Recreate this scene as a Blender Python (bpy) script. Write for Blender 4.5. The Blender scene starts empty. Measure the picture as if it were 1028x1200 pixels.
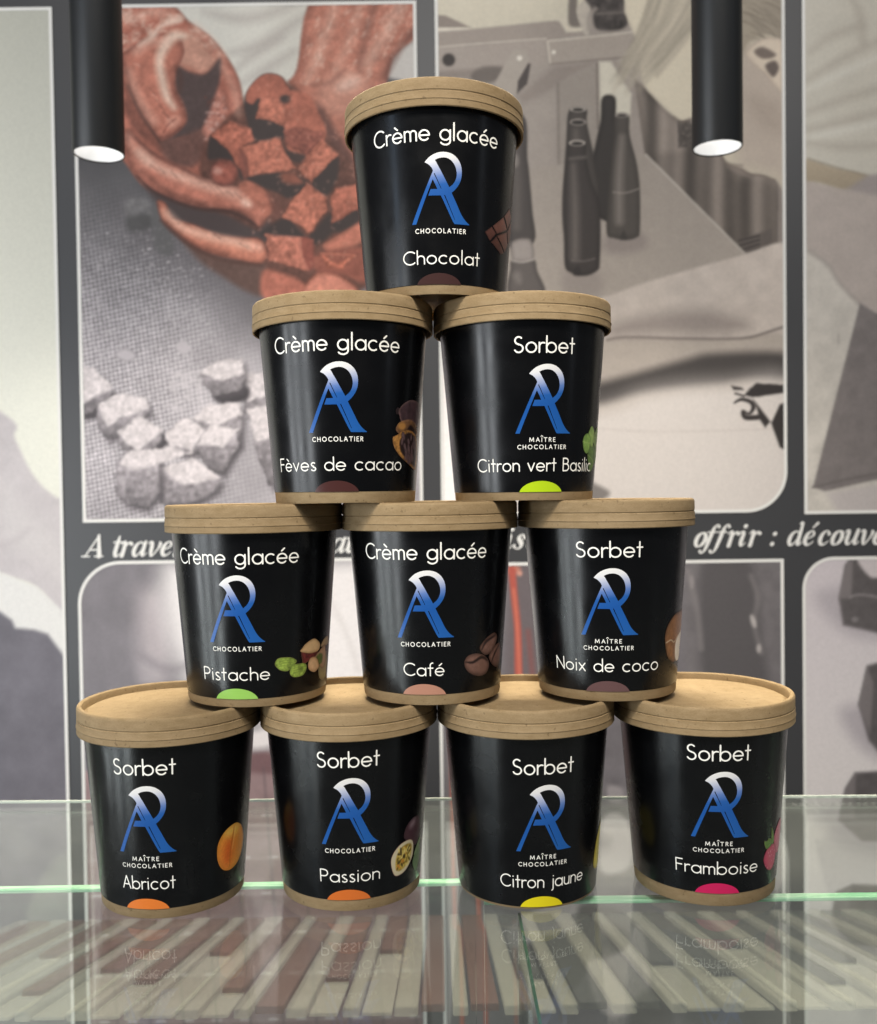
import bpy, math, random
import numpy as np
from mathutils import Matrix, Vector

random.seed(4)
C = bpy.context.scene.collection
SC = bpy.context.scene

# ------------------------------------------------------------------ camera
FPX, PITCH, ROLL, CAM_H, CAM_D = 1100.0, -0.02208, -0.01364, 0.21822, 0.52276
cam = bpy.data.objects.new('camera', bpy.data.cameras.new('camera'))
C.objects.link(cam)
SC.camera = cam
_cp, _sp, _cr, _sr = math.cos(PITCH), math.sin(PITCH), math.cos(ROLL), math.sin(ROLL)
_fw = Vector((0, _cp, _sp)); _up0 = Vector((0, -_sp, _cp)); _rt0 = Vector((1, 0, 0))
_rt = _rt0 * _cr + _up0 * _sr
_up = -_rt0 * _sr + _up0 * _cr
cam.matrix_world = Matrix(((_rt.x, _up.x, -_fw.x, 0), (_rt.y, _up.y, -_fw.y, -CAM_D),
                           (_rt.z, _up.z, -_fw.z, CAM_H), (0, 0, 0, 1)))
cam.data.sensor_fit = 'HORIZONTAL'
cam.data.sensor_width = 36.0
cam.data.lens = FPX / 1028.0 * 36.0
cam.data.clip_start = 0.02
cam.data.clip_end = 60
cam.data.dof.use_dof = True
cam.data.dof.focus_distance = 0.49
cam.data.dof.aperture_fstop = 13.0

# ------------------------------------------------------------------ world, lamps, exposure
w = bpy.data.worlds.new('World'); SC.world = w; w.use_nodes = True
w.node_tree.nodes['Background'].inputs[0].default_value = (0.82, 0.86, 0.92, 1)
w.node_tree.nodes['Background'].inputs[1].default_value = 0.10
SC.view_settings.view_transform = 'Standard'
SC.view_settings.look = 'None'
SC.view_settings.exposure = 0.0
SC.view_settings.gamma = 1.0
SC.view_settings.use_curve_mapping = False


def area(name, loc, target, sx, sy, power, col):
    L = bpy.data.lights.new(name, 'AREA'); L.shape = 'RECTANGLE'; L.size = sx; L.size_y = sy
    L.energy = power; L.color = col
    o = bpy.data.objects.new(name, L); C.objects.link(o); o.location = loc
    d = Vector(target) - Vector(loc)
    o.rotation_euler = d.to_track_quat('-Z', 'Y').to_euler()
    return o


front = area('ceiling_lamp_front', (0.0, -0.85, 1.25), (0, 0.0, 0.2), 0.22, 0.12, 1.35, (1.0, 0.92, 0.80))
front.data.spread = math.radians(55)
area('mural_fill', (0.15, -1.6, 1.7), (0, 0.62, 0.15), 2.2, 0.4, 36, (1.0, 0.965, 0.92))  # unseen broad fill, added to brighten the mural and soften pendant shadows
back = area('ceiling_lamp_back', (0.0, 0.47, 1.2), (0, 0.0, 0.15), 0.8, 0.05, 7.4, (1.0, 0.90, 0.70))
back.data.spread = math.radians(75)
for k in (-1, 0, 1):
    area('window_low_left', (-1.3 + .27 * k, -0.62 - .27 * k, -0.02), (-0.3, 0.4, 0.0), 0.19, 0.95, 5.7, (0.92, 0.96, 1.0))
area('window_left', (-1.25, -0.80, 0.85), (0, 0, 0.3), 0.07, 0.9, 1.2, (0.62, 0.78, 1.0))
area('window_right', (1.5, -0.55, 0.8), (0, 0, 0.3), 0.14, 1.2, 0.35, (0.8, 0.88, 1.0))

SC.render.engine = 'CYCLES'
SC.cycles.use_denoising = True
SC.cycles.max_bounces = 10
SC.cycles.transparent_max_bounces = 24
SC.cycles.caustics_reflective = False
SC.cycles.caustics_refractive = False
SC.cycles.sample_clamp_indirect = 6


# ------------------------------------------------------------------ small helpers
def lin(c):
    c = np.asarray(c, float) / 255.0
    return np.where(c <= 0.04045, c / 12.92, ((c + 0.055) / 1.055) ** 2.4)


def tag(o, label=None, cat=None, group=None, kind=None):
    if label: o['label'] = label
    if cat: o['category'] = cat
    if group: o['group'] = group
    if kind: o['kind'] = kind
    return o


def empty(name, loc, rz=0.0):
    o = bpy.data.objects.new(name, None); C.objects.link(o)
    o.location = loc; o.rotation_euler = (0, 0, rz); o.empty_display_size = 0.02
    return o


def link(name, me, mat=None, parent=None):
    o = bpy.data.objects.new(name, me); C.objects.link(o)
    if mat is not None and not me.materials: me.materials.append(mat)
    if parent is not None: o.parent = parent
    return o


def mesh_np(name, V, faces, cols=None, smooth=False):
    me = bpy.data.meshes.new(name)
    nv = len(V)
    lens = np.array([len(f) for f in faces], dtype=np.int32) if isinstance(faces, list) else np.full(len(faces), faces.shape[1], np.int32)
    idx = np.concatenate([np.asarray(f, np.int32) for f in faces]) if isinstance(faces, list) else faces.astype(np.int32).ravel()
    me.vertices.add(nv); me.vertices.foreach_set('co', np.asarray(V, np.float32).ravel())
    me.loops.add(len(idx)); me.loops.foreach_set('vertex_index', idx)
    me.polygons.add(len(lens))
    st = np.zeros(len(lens), np.int32); st[1:] = np.cumsum(lens)[:-1]
    me.polygons.foreach_set('loop_start', st)
    try: me.polygons.foreach_set('loop_total', lens)
    except Exception: pass
    me.update(calc_edges=True)
    if cols is not None:
        a = me.color_attributes.new('Col', 'FLOAT_COLOR', 'POINT')
        c4 = np.ones((nv, 4), np.float32); c4[:, :3] = cols
        a.data.foreach_set('color', c4.ravel())
    if smooth:
        me.polygons.foreach_set('use_smooth', np.ones(len(lens), bool))
    me.validate()
    return me


def lathe(name, prof, n=128, smooth_angle=0.6, close=True):
    """prof: list of (r,z); duplicates a profile point with a sharp corner by splitting normals via auto edges"""
    V = []; F = []
    for (r, z) in prof:
        for i in range(n):
            a = 2 * math.pi * i / n
            V.append((r * math.cos(a), r * math.sin(a), z))
    m = len(prof)
    for j in range(m - 1):
        for i in range(n):
            k = (i + 1) % n
            F.append((j * n + i, j * n + k, (j + 1) * n + k, (j + 1) * n + i))
    for j, flip in ((0, True), (m - 1, False)):
        if prof[j][0] > 1e-5 and close:
            ring = [j * n + i for i in range(n)]
            F.append(tuple(reversed(ring)) if flip else tuple(ring))
    me = bpy.data.meshes.new(name); me.from_pydata(V, [], F)
    for p in me.polygons: p.use_smooth = True
    me.update()
    try: me.set_sharp_from_angle(angle=smooth_angle)
    except Exception: pass
    return me


def box_mesh(name, x0, x1, y0, y1, z0, z1, bevel=0.0):
    import bmesh
    bm = bmesh.new()
    r = bmesh.ops.create_cube(bm, size=1.0)
    for v in bm.verts:
        v.co = Vector((x0 + (v.co.x + .5) * (x1 - x0), y0 + (v.co.y + .5) * (y1 - y0), z0 + (v.co.z + .5) * (z1 - z0)))
    if bevel:
        bmesh.ops.bevel(bm, geom=bm.edges[:], offset=bevel, segments=2, affect='EDGES', profile=0.6)
    me = bpy.data.meshes.new(name); bm.to_mesh(me); bm.free()
    return me


# ------------------------------------------------------------------ materials
def mat_new(name):
    m = bpy.data.materials.new(name); m.use_nodes = True
    nt = m.node_tree
    return m, nt, nt.nodes['Principled BSDF']


def mat_plain(name, col, rough=0.5, spec=0.5, metal=0.0):
    m, nt, b = mat_new(name)
    b.inputs['Base Color'].default_value = (*col, 1)
    b.inputs['Roughness'].default_value = rough
    b.inputs['Specular IOR Level'].default_value = spec
    b.inputs['Metallic'].default_value = metal
    return m


def N(nt, t, **kw):
    n = nt.nodes.new(t)
    for k, v in kw.items(): setattr(n, k, v)
    return n


def mat_kraft(name, c0, c1, bump=0.12, rough=0.72):
    m, nt, b = mat_new(name)
    tc = N(nt, 'ShaderNodeTexCoord')
    oi = N(nt, 'ShaderNodeObjectInfo')
    off = N(nt, 'ShaderNodeVectorMath', operation='ADD')
    nt.links.new(tc.outputs['Object'], off.inputs[0]); nt.links.new(oi.outputs['Random'], off.inputs[1])
    n1 = N(nt, 'ShaderNodeTexNoise'); n1.inputs['Scale'].default_value = 900; n1.inputs['Detail'].default_value = 5; n1.inputs['Roughness'].default_value = 0.7
    mp = N(nt, 'ShaderNodeMapping'); mp.inputs['Scale'].default_value = (1, 1, 2.6)
    n2 = N(nt, 'ShaderNodeTexNoise'); n2.inputs['Scale'].default_value = 160; n2.inputs['Detail'].default_value = 6
    n3 = N(nt, 'ShaderNodeTexNoise'); n3.inputs['Scale'].default_value = 22; n3.inputs['Detail'].default_value = 2
    nt.links.new(off.outputs[0], mp.inputs['Vector'])
    for n in (n1, n2, n3): nt.links.new(mp.outputs[0], n.inputs['Vector'])
    ad = N(nt, 'ShaderNodeMath', operation='ADD'); nt.links.new(n1.outputs['Fac'], ad.inputs[0]); nt.links.new(n2.outputs['Fac'], ad.inputs[1])
    ad2 = N(nt, 'ShaderNodeMath', operation='ADD'); nt.links.new(ad.outputs[0], ad2.inputs[0]); nt.links.new(n3.outputs['Fac'], ad2.inputs[1])
    r = N(nt, 'ShaderNodeMapRange'); r.inputs[1].default_value = 1.15; r.inputs[2].default_value = 1.85
    nt.links.new(ad2.outputs[0], r.inputs[0])
    mx = N(nt, 'ShaderNodeMix', data_type='RGBA'); mx.inputs[6].default_value = (*c0, 1); mx.inputs[7].default_value = (*c1, 1)
    nt.links.new(r.outputs[0], mx.inputs[0])
    # sparse dark fibres
    v = N(nt, 'ShaderNodeTexNoise'); v.inputs['Scale'].default_value = 420; v.inputs['Detail'].default_value = 2
    nt.links.new(off.outputs[0], v.inputs['Vector'])
    r2 = N(nt, 'ShaderNodeMapRange'); r2.inputs[1].default_value = 0.66; r2.inputs[2].default_value = 0.74; r2.inputs[4].default_value = 0.55
    nt.links.new(v.outputs['Fac'], r2.inputs[0])
    mx2 = N(nt, 'ShaderNodeMix', data_type='RGBA'); mx2.inputs[7].default_value = (c0[0] * .45, c0[1] * .42, c0[2] * .4, 1)
    nt.links.new(r2.outputs[0], mx2.inputs[0]); nt.links.new(mx.outputs[2], mx2.inputs[6])
    tv = N(nt, 'ShaderNodeMapRange'); tv.inputs[3].default_value = 0.90; tv.inputs[4].default_value = 1.08
    nt.links.new(oi.outputs['Random'], tv.inputs[0])
    sc = N(nt, 'ShaderNodeVectorMath', operation='SCALE')
    nt.links.new(mx2.outputs[2], sc.inputs[0]); nt.links.new(tv.outputs[0], sc.inputs['Scale'])
    nt.links.new(sc.outputs[0], b.inputs['Base Color'])
    bp = N(nt, 'ShaderNodeBump'); bp.inputs['Strength'].default_value = bump; bp.inputs['Distance'].default_value = 0.0006
    nt.links.new(ad.outputs[0], bp.inputs['Height']); nt.links.new(bp.outputs[0], b.inputs['Normal'])
    b.inputs['Roughness'].default_value = rough
    b.inputs['Specular IOR Level'].default_value = 0.25
    return m


def mat_attr(name, rough=0.6, spec=0.4, grain=0.0, gscale=900):
    m, nt, b = mat_new(name)
    a = N(nt, 'ShaderNodeAttribute'); a.attribute_name = 'Col'
    out = a.outputs['Color']
    if grain:
        tc = N(nt, 'ShaderNodeTexCoord')
        n = N(nt, 'ShaderNodeTexNoise'); n.inputs['Scale'].default_value = gscale; n.inputs['Detail'].default_value = 3
        nt.links.new(tc.outputs['Object'], n.inputs['Vector'])
        r = N(nt, 'ShaderNodeMapRange'); r.inputs[1].default_value = .3; r.inputs[2].default_value = .7
        r.inputs[3].default_value = 1 - grain; r.inputs[4].default_value = 1 + grain
        nt.links.new(n.outputs['Fac'], r.inputs[0])
        mx = N(nt, 'ShaderNodeVectorMath', operation='SCALE')
        nt.links.new(out, mx.inputs[0]); nt.links.new(r.outputs[0], mx.inputs['Scale'])
        out = mx.outputs[0]
    nt.links.new(out, b.inputs['Base Color'])
    b.inputs['Roughness'].default_value = rough
    b.inputs['Specular IOR Level'].default_value = spec
    return m


def mat_glass(name, tint, r0=0.043, extra=0.0, veil=0.0):
    """clear float glass: tinted see-through plus a Schlick mirror layer"""
    m = bpy.data.materials.new(name); m.use_nodes = True
    nt = m.node_tree; nt.nodes.clear()
    out = N(nt, 'ShaderNodeOutputMaterial')
    tr = N(nt, 'ShaderNodeBsdfTransparent'); tr.inputs[0].default_value = (*tint, 1)
    gl = N(nt, 'ShaderNodeBsdfGlossy'); gl.inputs['Roughness'].default_value = 0.03; gl.inputs[0].default_value = (.93, .97, .95, 1)
    g = N(nt, 'ShaderNodeNewGeometry')
    d = N(nt, 'ShaderNodeVectorMath', operation='DOT_PRODUCT')
    nt.links.new(g.outputs['Normal'], d.inputs[0]); nt.links.new(g.outputs['Incoming'], d.inputs[1])
    ab = N(nt, 'ShaderNodeMath', operation='ABSOLUTE'); nt.links.new(d.outputs['Value'], ab.inputs[0])
    om = N(nt, 'ShaderNodeMath', operation='SUBTRACT'); om.inputs[0].default_value = 1; nt.links.new(ab.outputs[0], om.inputs[1])
    pw = N(nt, 'ShaderNodeMath', operation='POWER'); pw.inputs[1].default_value = 5; nt.links.new(om.outputs[0], pw.inputs[0])
    ma = N(nt, 'ShaderNodeMath', operation='MULTIPLY_ADD'); ma.inputs[1].default_value = 1 - r0; ma.inputs[2].default_value = r0 + extra
    nt.links.new(pw.outputs[0], ma.inputs[0])
    mx = N(nt, 'ShaderNodeMixShader')
    nt.links.new(ma.outputs[0], mx.inputs[0]); nt.links.new(tr.outputs[0], mx.inputs[1]); nt.links.new(gl.outputs[0], mx.inputs[2])
    last = mx.outputs[0]
    if veil:  # pale diffuse layer imitating the milky reflections in the glass
        tc = N(nt, 'ShaderNodeTexCoord'); nz = N(nt, 'ShaderNodeTexNoise'); nz.inputs['Scale'].default_value = 16; nz.inputs['Detail'].default_value = 7; nz.inputs['Distortion'].default_value = 1.2
        nt.links.new(tc.outputs['Object'], nz.inputs['Vector'])
        mr = N(nt, 'ShaderNodeMapRange'); mr.inputs[1].default_value = .3; mr.inputs[2].default_value = .75; mr.inputs[3].default_value = veil * .55; mr.inputs[4].default_value = veil * 1.5
        nt.links.new(nz.outputs['Fac'], mr.inputs[0])
        df = N(nt, 'ShaderNodeBsdfDiffuse'); df.inputs[0].default_value = (.72, .76, .72, 1)
        m2 = N(nt, 'ShaderNodeMixShader'); nt.links.new(mr.outputs[0], m2.inputs[0]); nt.links.new(last, m2.inputs[1]); nt.links.new(df.outputs[0], m2.inputs[2])
        last = m2.outputs[0]
    nt.links.new(last, out.inputs[0])
    return m


def mat_mix_transparent(name, col, alpha, rough=0.4):
    m, nt, b = mat_new(name)
    b.inputs['Base Color'].default_value = (*col, 1); b.inputs['Roughness'].default_value = rough
    b.inputs['Alpha'].default_value = alpha
    return m


M_LID = mat_kraft('kraft_lid', (0.232, 0.160, 0.080), (0.325, 0.236, 0.132))
M_KRAFT = mat_kraft('kraft_cup', (0.245, 0.170, 0.086), (0.34, 0.247, 0.137))
M_SLEEVE = mat_plain('black_satin_sleeve', (0.003, 0.003, 0.0034), 0.22, 0.5)
def mat_sleeve():
    m, nt, b = mat_new('black_satin_sleeve')
    b.inputs['Base Color'].default_value = (0.0020, 0.0021, 0.0026, 1)
    b.inputs['Specular IOR Level'].default_value = 0.42
    tc = N(nt, 'ShaderNodeTexCoord'); oi = N(nt, 'ShaderNodeObjectInfo')
    off = N(nt, 'ShaderNodeVectorMath', operation='ADD')
    nt.links.new(tc.outputs['Object'], off.inputs[0]); nt.links.new(oi.outputs['Random'], off.inputs[1])
    n = N(nt, 'ShaderNodeTexNoise'); n.inputs['Scale'].default_value = 60; n.inputs['Detail'].default_value = 5
    nt.links.new(off.outputs[0], n.inputs['Vector'])
    r = N(nt, 'ShaderNodeMapRange'); r.inputs[1].default_value = .3; r.inputs[2].default_value = .7; r.inputs[3].default_value = .20; r.inputs[4].default_value = .30
    nt.links.new(n.outputs['Fac'], r.inputs[0]); nt.links.new(r.outputs[0], b.inputs['Roughness'])
    mp = N(nt, 'ShaderNodeMapping'); mp.inputs['Scale'].default_value = (1, 1, .35)
    nt.links.new(off.outputs[0], mp.inputs['Vector'])
    n2 = N(nt, 'ShaderNodeTexNoise'); n2.inputs['Scale'].default_value = 34; n2.inputs['Detail'].default_value = 2
    nt.links.new(mp.outputs[0], n2.inputs['Vector'])
    bp = N(nt, 'ShaderNodeBump'); bp.inputs['Strength'].default_value = .16; bp.inputs['Distance'].default_value = .0025
    nt.links.new(n2.outputs['Fac'], bp.inputs['Height']); nt.links.new(bp.outputs[0], b.inputs['Normal'])
    return m


M_SLEEVE = mat_sleeve()
M_TEXT = mat_plain('cream_print', (0.93, 0.92, 0.86), 0.45, 0.3)
M_PRINT = mat_attr('colour_print', 0.32, 0.4)
M_PHOTO = mat_attr('mural_photo_print', 0.5, 0.28, grain=0.05, gscale=420)
M_BOARD = mat_plain('charcoal_board', (0.050, 0.050, 0.053), 0.42, 0.5)
M_WHITE = mat_plain('white_mural_ink', (0.80, 0.78, 0.74), 0.5, 0.3)
M_GLASS = mat_glass('clear_glass', (0.965, 0.985, 0.97), 0.04, 0.0, 0.031)
M_PANE = mat_glass('pane_glass', (0.97, 0.985, 0.975), 0.02)
M_EDGE, _nt, _b = mat_new('green_glass_edge')
_tc = N(_nt, 'ShaderNodeTexCoord'); _mp = N(_nt, 'ShaderNodeMapping'); _mp.inputs['Scale'].default_value = (1, 14, 14)
_nz = N(_nt, 'ShaderNodeTexNoise'); _nz.inputs['Scale'].default_value = 28; _nz.inputs['Detail'].default_value = 4
_cr2 = N(_nt, 'ShaderNodeValToRGB'); _cr2.color_ramp.elements[0].position = .34; _cr2.color_ramp.elements[0].color = (.16, .50, .27, 1)
_cr2.color_ramp.elements[1].position = .66; _cr2.color_ramp.elements[1].color = (.62, .86, .66, 1)
_nt.links.new(_tc.outputs['Object'], _mp.inputs[0]); _nt.links.new(_mp.outputs[0], _nz.inputs[0]); _nt.links.new(_nz.outputs['Fac'], _cr2.inputs[0]); _nt.links.new(_cr2.outputs[0], _b.inputs['Base Color'])
_b.inputs['Roughness'].default_value = .15
M_EDGE_PALE = mat_plain('pale_glass_edge', (0.78, 0.84, 0.76), 0.12, 0.8)
M_SEAM = mat_plain('dark_green_seam', (0.03, 0.12, 0.07), 0.3)
M_CREAM = mat_mix_transparent('cream_reflection', (0.64, 0.62, 0.54), 0.19)  # tint of the added strips that imitate pale reflections
M_BROWN = mat_mix_transparent('reddish_brown_bar', (0.17, 0.085, 0.07), 0.42)
M_SLATE = mat_mix_transparent('slate_grey_bar', (0.12, 0.125, 0.125), 0.30)
M_LAMP = mat_plain('black_lamp_paint', (0.016, 0.017, 0.018), 0.42, 0.5)


def mat_emit(name, col, s):
    m = bpy.data.materials.new(name); m.use_nodes = True
    nt = m.node_tree; nt.nodes.clear()
    o = N(nt, 'ShaderNodeOutputMaterial'); e = N(nt, 'ShaderNodeEmission')
    e.inputs[0].default_value = (*col, 1); e.inputs[1].default_value = s
    nt.links.new(e.outputs[0], o.inputs[0])
    return m


# ------------------------------------------------------------------ 2-D drawing: signed distances, contour meshes, painter
def catmull(pts, k=5, closed=True):
    P = np.asarray(pts, float); n = len(P); out = []
    rng = range(n) if closed else range(n - 1)
    for i in rng:
        if closed: p0, p1, p2, p3 = P[(i - 1) % n], P[i], P[(i + 1) % n], P[(i + 2) % n]
        else: p0, p1, p2, p3 = P[max(i - 1, 0)], P[i], P[i + 1], P[min(i + 2, n - 1)]
        for t in np.linspace(0, 1, k, endpoint=False):
            out.append(0.5 * (2 * p1 + (p2 - p0) * t + (2 * p0 - 5 * p1 + 4 * p2 - p3) * t * t + (3 * p1 - p0 - 3 * p2 + p3) * t ** 3))
    if not closed: out.append(P[-1])
    return np.array(out)


def sd_poly(X, Y, P):
    P = np.asarray(P, float); d = np.full(X.shape, 1e9); s = np.zeros(X.shape, bool)
    for i in range(len(P)):
        a = P[i]; b = P[(i + 1) % len(P)]
        e = b - a; L = e @ e + 1e-12
        t = np.clip(((X - a[0]) * e[0] + (Y - a[1]) * e[1]) / L, 0, 1)
        d = np.minimum(d, (X - a[0] - t * e[0]) ** 2 + (Y - a[1] - t * e[1]) ** 2)
        if a[1] != b[1]:
            c = ((a[1] > Y) != (b[1] > Y)) & (X < (b[0] - a[0]) * (Y - a[1]) / (b[1] - a[1]) + a[0])
            s ^= c
    d = np.sqrt(d)
    return np.where(s, -d, d)


def sd_stroke(X, Y, pts):
    """pts rows (x,y,halfwidth)"""
    d = np.full(X.shape, 1e9)
    for a, b in zip(pts[:-1], pts[1:]):
        ex, ey = b[0] - a[0], b[1] - a[1]; L = ex * ex + ey * ey + 1e-12
        t = np.clip(((X - a[0]) * ex + (Y - a[1]) * ey) / L, 0, 1)
        d = np.minimum(d, np.hypot(X - a[0] - t * ex, Y - a[1] - t * ey) - (a[2] + t * (b[2] - a[2])))
    return d


def contour_mesh(name, xs, ys, F, mapf, colf=None):
    """mesh of the region F<0 on a regular grid (marching squares); mapf(X,Y)->xyz"""
    ny, nx = F.shape
    ins = F < 0
    gi = -np.ones(F.shape, np.int64)
    used = np.zeros(F.shape, bool)
    c = ins[:-1, :-1].astype(int) + ins[:-1, 1:] + ins[1:, 1:] + ins[1:, :-1]
    full = c == 4
    part = np.argwhere((c > 0) & (c < 4))
    used |= ins
    gi[used] = np.arange(used.sum())
    XX, YY = np.meshgrid(xs, ys)
    VX = list(XX[used]); VY = list(YY[used])
    jj, ii = np.nonzero(full)
    quads = np.stack([gi[jj, ii], gi[jj, ii + 1], gi[jj + 1, ii + 1], gi[jj + 1, ii]], 1)
    polys = []
    ed = {}

    def cross(j0, i0, j1, i1):
        key = (j0, i0, j1, i1) if (j0, i0) < (j1, i1) else (j1, i1, j0, i0)
        if key in ed: return ed[key]
        f0, f1 = F[j0, i0], F[j1, i1]; t = f0 / (f0 - f1)
        t = min(max(t, .02), .98)
        VX.append(xs[i0] + t * (xs[i1] - xs[i0])); VY.append(ys[j0] + t * (ys[j1] - ys[j0]))
        ed[key] = len(VX) - 1
        return ed[key]
    for j, i in part:
        cs = ((j, i), (j, i + 1), (j + 1, i + 1), (j + 1, i))
        p = []
        for k in range(4):
            a = cs[k]; b = cs[(k + 1) % 4]
            if ins[a]: p.append(gi[a])
            if ins[a] != ins[b]: p.append(cross(a[0], a[1], b[0], b[1]))
        if len(p) >= 3: polys.append(p)
    VX = np.array(VX); VY = np.array(VY)
    V = mapf(VX, VY)
    cols = colf(VX, VY) if colf is not None else None
    faces_idx = np.concatenate([quads.ravel()] + [np.asarray(p) for p in polys]) if polys else quads.ravel()
    lens = np.concatenate([np.full(len(quads), 4), np.array([len(p) for p in polys], int)]).astype(np.int32)
    me = bpy.data.meshes.new(name)
    me.vertices.add(len(V)); me.vertices.foreach_set('co', V.astype(np.float32).ravel())
    me.loops.add(len(faces_idx)); me.loops.foreach_set('vertex_index', faces_idx.astype(np.int32))
    me.polygons.add(len(lens))
    st = np.zeros(len(lens), np.int32); st[1:] = np.cumsum(lens)[:-1]
    me.polygons.foreach_set('loop_start', st)
    me.polygons.foreach_set('use_smooth', np.ones(len(lens), bool))
    me.update(calc_edges=True)
    if cols is not None:
        a = me.color_attributes.new('Col', 'FLOAT_COLOR', 'POINT')
        c4 = np.ones((len(V), 4), np.float32); c4[:, :3] = np.clip(cols, 0, 1)
        a.data.foreach_set('color', c4.ravel())
    return me


_lat = np.random.RandomState(11).rand(256, 256)


def vnoise(x, y):
    xi = np.floor(x).astype(int); yi = np.floor(y).astype(int)
    fx = x - xi; fy = y - yi
    fx = fx * fx * (3 - 2 * fx); fy = fy * fy * (3 - 2 * fy)
    g = lambda a, b: _lat[b % 256, a % 256]
    return (g(xi, yi) * (1 - fx) + g(xi + 1, yi) * fx) * (1 - fy) + (g(xi, yi + 1) * (1 - fx) + g(xi + 1, yi + 1) * fx) * fy


def fbm(x, y, oct=4):
    s = 0; a = .5; t = 0
    for k in range(oct):
        s = s + a * vnoise(x * 2 ** k + 17 * k, y * 2 ** k + 31 * k); t += a; a *= .55
    return s / t - .5


class Paint:
    def __init__(s, U, V, col):
        s.U, s.V = U, V
        s.I = np.empty((len(U), 3)); s.I[:] = col

    def _sel(s, P, m):
        P = np.asarray(P)
        return np.nonzero((s.U > P[:, 0].min() - m) & (s.U < P[:, 0].max() + m) & (s.V > P[:, 1].min() - m) & (s.V < P[:, 1].max() + m))[0]

    def poly(s, pts, col, soft=1.2, op=1.0, smooth=True, edge=None, ew=12, lit=None, grain=0, gs=6, rough=0, k=5):
        P = catmull(pts, k) if smooth else np.asarray(pts, float)
        i = s._sel(P, soft + 2 + rough)
        if not len(i): return
        u, v = s.U[i], s.V[i]
        d = sd_poly(u, v, P)
        if rough: d = d + rough * 2 * fbm(u / 7, v / 7, 3)
        a = np.clip(.5 - d / (2 * soft), 0, 1) * op
        a = a * a * (3 - 2 * a) if soft > 3 else a
        c = np.empty((len(i), 3)); c[:] = col
        if edge is not None:
            t = np.clip(-d / ew, 0, 1)[:, None]; t = 1 - (1 - t) ** 2
            c = np.asarray(edge) * (1 - t) + c * t
        if lit is not None:  # (dx,dy,amount)
            cx, cy = P.mean(0); r = max(np.ptp(P[:, 0]), np.ptp(P[:, 1])) / 2
            c = c * (1 + lit[2] * ((u - cx) * lit[0] + (v - cy) * lit[1]) / r)[:, None]
        if grain:
            c = c * (1 + grain * 2 * fbm(u / gs, v / gs, 4))[:, None]
        s.I[i] = s.I[i] * (1 - a[:, None]) + np.clip(c, 0, 255) * a[:, None]

    def line(s, pts, wid, col, soft=1.0, op=1.0, smooth=True):
        P = np.asarray(pts, float)
        if np.ndim(wid): P = np.column_stack([P, np.asarray(wid) / 2])
        else: P = np.column_stack([P, np.full(len(P), wid / 2)])
        if smooth and len(P) > 2: P = catmull(P, 5, False)
        i = s._sel(P[:, :2], P[:, 2].max() + soft + 2)
        if not len(i): return
        d = sd_stroke(s.U[i], s.V[i], P)
        a = (np.clip(.5 - d / (2 * soft), 0, 1) * op)[:, None]
        s.I[i] = s.I[i] * (1 - a) + np.asarray(col, float) * a

    def ell(s, cx, cy, rx, ry, col, soft=1.5, op=1.0, rot=0, **kw):
        t = np.linspace(0, 2 * math.pi, 22, endpoint=False)
        x = rx * np.cos(t); y = ry * np.sin(t); c, q = math.cos(rot), math.sin(rot)
        s.poly(np.column_stack([cx + x * c - y * q, cy + x * q + y * c]), col, soft, op, False, **kw)

    def grad(s, p0, c0, p1, c1, pts=None, soft=2, op=1.0):
        e = np.subtract(p1, p0); t = np.clip(((s.U - p0[0]) * e[0] + (s.V - p0[1]) * e[1]) / (e @ e), 0, 1)[:, None]
        c = np.asarray(c0) * (1 - t) + np.asarray(c1) * t
        if pts is None: s.I = s.I * (1 - op) + c * op; return
        d = sd_poly(s.U, s.V, pts); a = (np.clip(.5 - d / (2 * soft), 0, 1) * op)[:, None]
        s.I = s.I * (1 - a) + c * a

    def mul(s, f): s.I = np.clip(s.I * f[:, None], 0, 255)


# ------------------------------------------------------------------ the mural wall behind the shelf
MY = 0.62   # y of the mural's face


def to_design(x, z):
    """mural metres -> design units of the mural artwork"""
    yy0 = MY + CAM_D; zz0 = z - CAM_H
    yy = yy0 * _cp + zz0 * _sp; zz = -yy0 * _sp + zz0 * _cp
    u = FPX * x / yy; v = -FPX * zz / yy
    return 514 + u * _cr - v * _sr, 600 + u * _sr + v * _cr


def to_wall(u, v):
    a, b = u - 514.0, v - 600.0
    a, b = a * _cr + b * _sr, -a * _sr + b * _cr
    dx, dy, dz = a / FPX, _cp + b / FPX * _sp, _sp - b / FPX * _cp
    t = (MY + CAM_D) / dy
    return dx * t, CAM_H + dz * t


def rrect(x0, x1, z0, z1, rad):
    """rad: radii for (tl,tr,br,bl)"""
    def f(X, Z):
        cx, cz = (x0 + x1) / 2, (z0 + z1) / 2
        R = np.where(X < cx, np.where(Z > cz, rad[0], rad[3]), np.where(Z > cz, rad[1], rad[2]))
        qx = np.abs(X - cx) - (x1 - x0) / 2 + R; qz = np.abs(Z - cz) - (z1 - z0) / 2 + R
        return np.minimum(np.maximum(qx, qz), 0) + np.hypot(np.maximum(qx, 0), np.maximum(qz, 0)) - R
    return f


mural = empty('wall_mural', (0, MY + .012, -0.9))
tag(mural, 'charcoal photo mural with white framed chocolate making pictures and an italic line of writing', 'mural')


def mchild(name, me, mat):
    o = link(name, me, mat, mural)
    o.matrix_parent_inverse = Matrix.Translation(-Vector((0, MY + .012, -0.9)))
    return o


mchild('board', box_mesh('board', -1.9, 1.9, MY + .001, MY + .013, -0.9, 1.7), M_BOARD)


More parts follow.
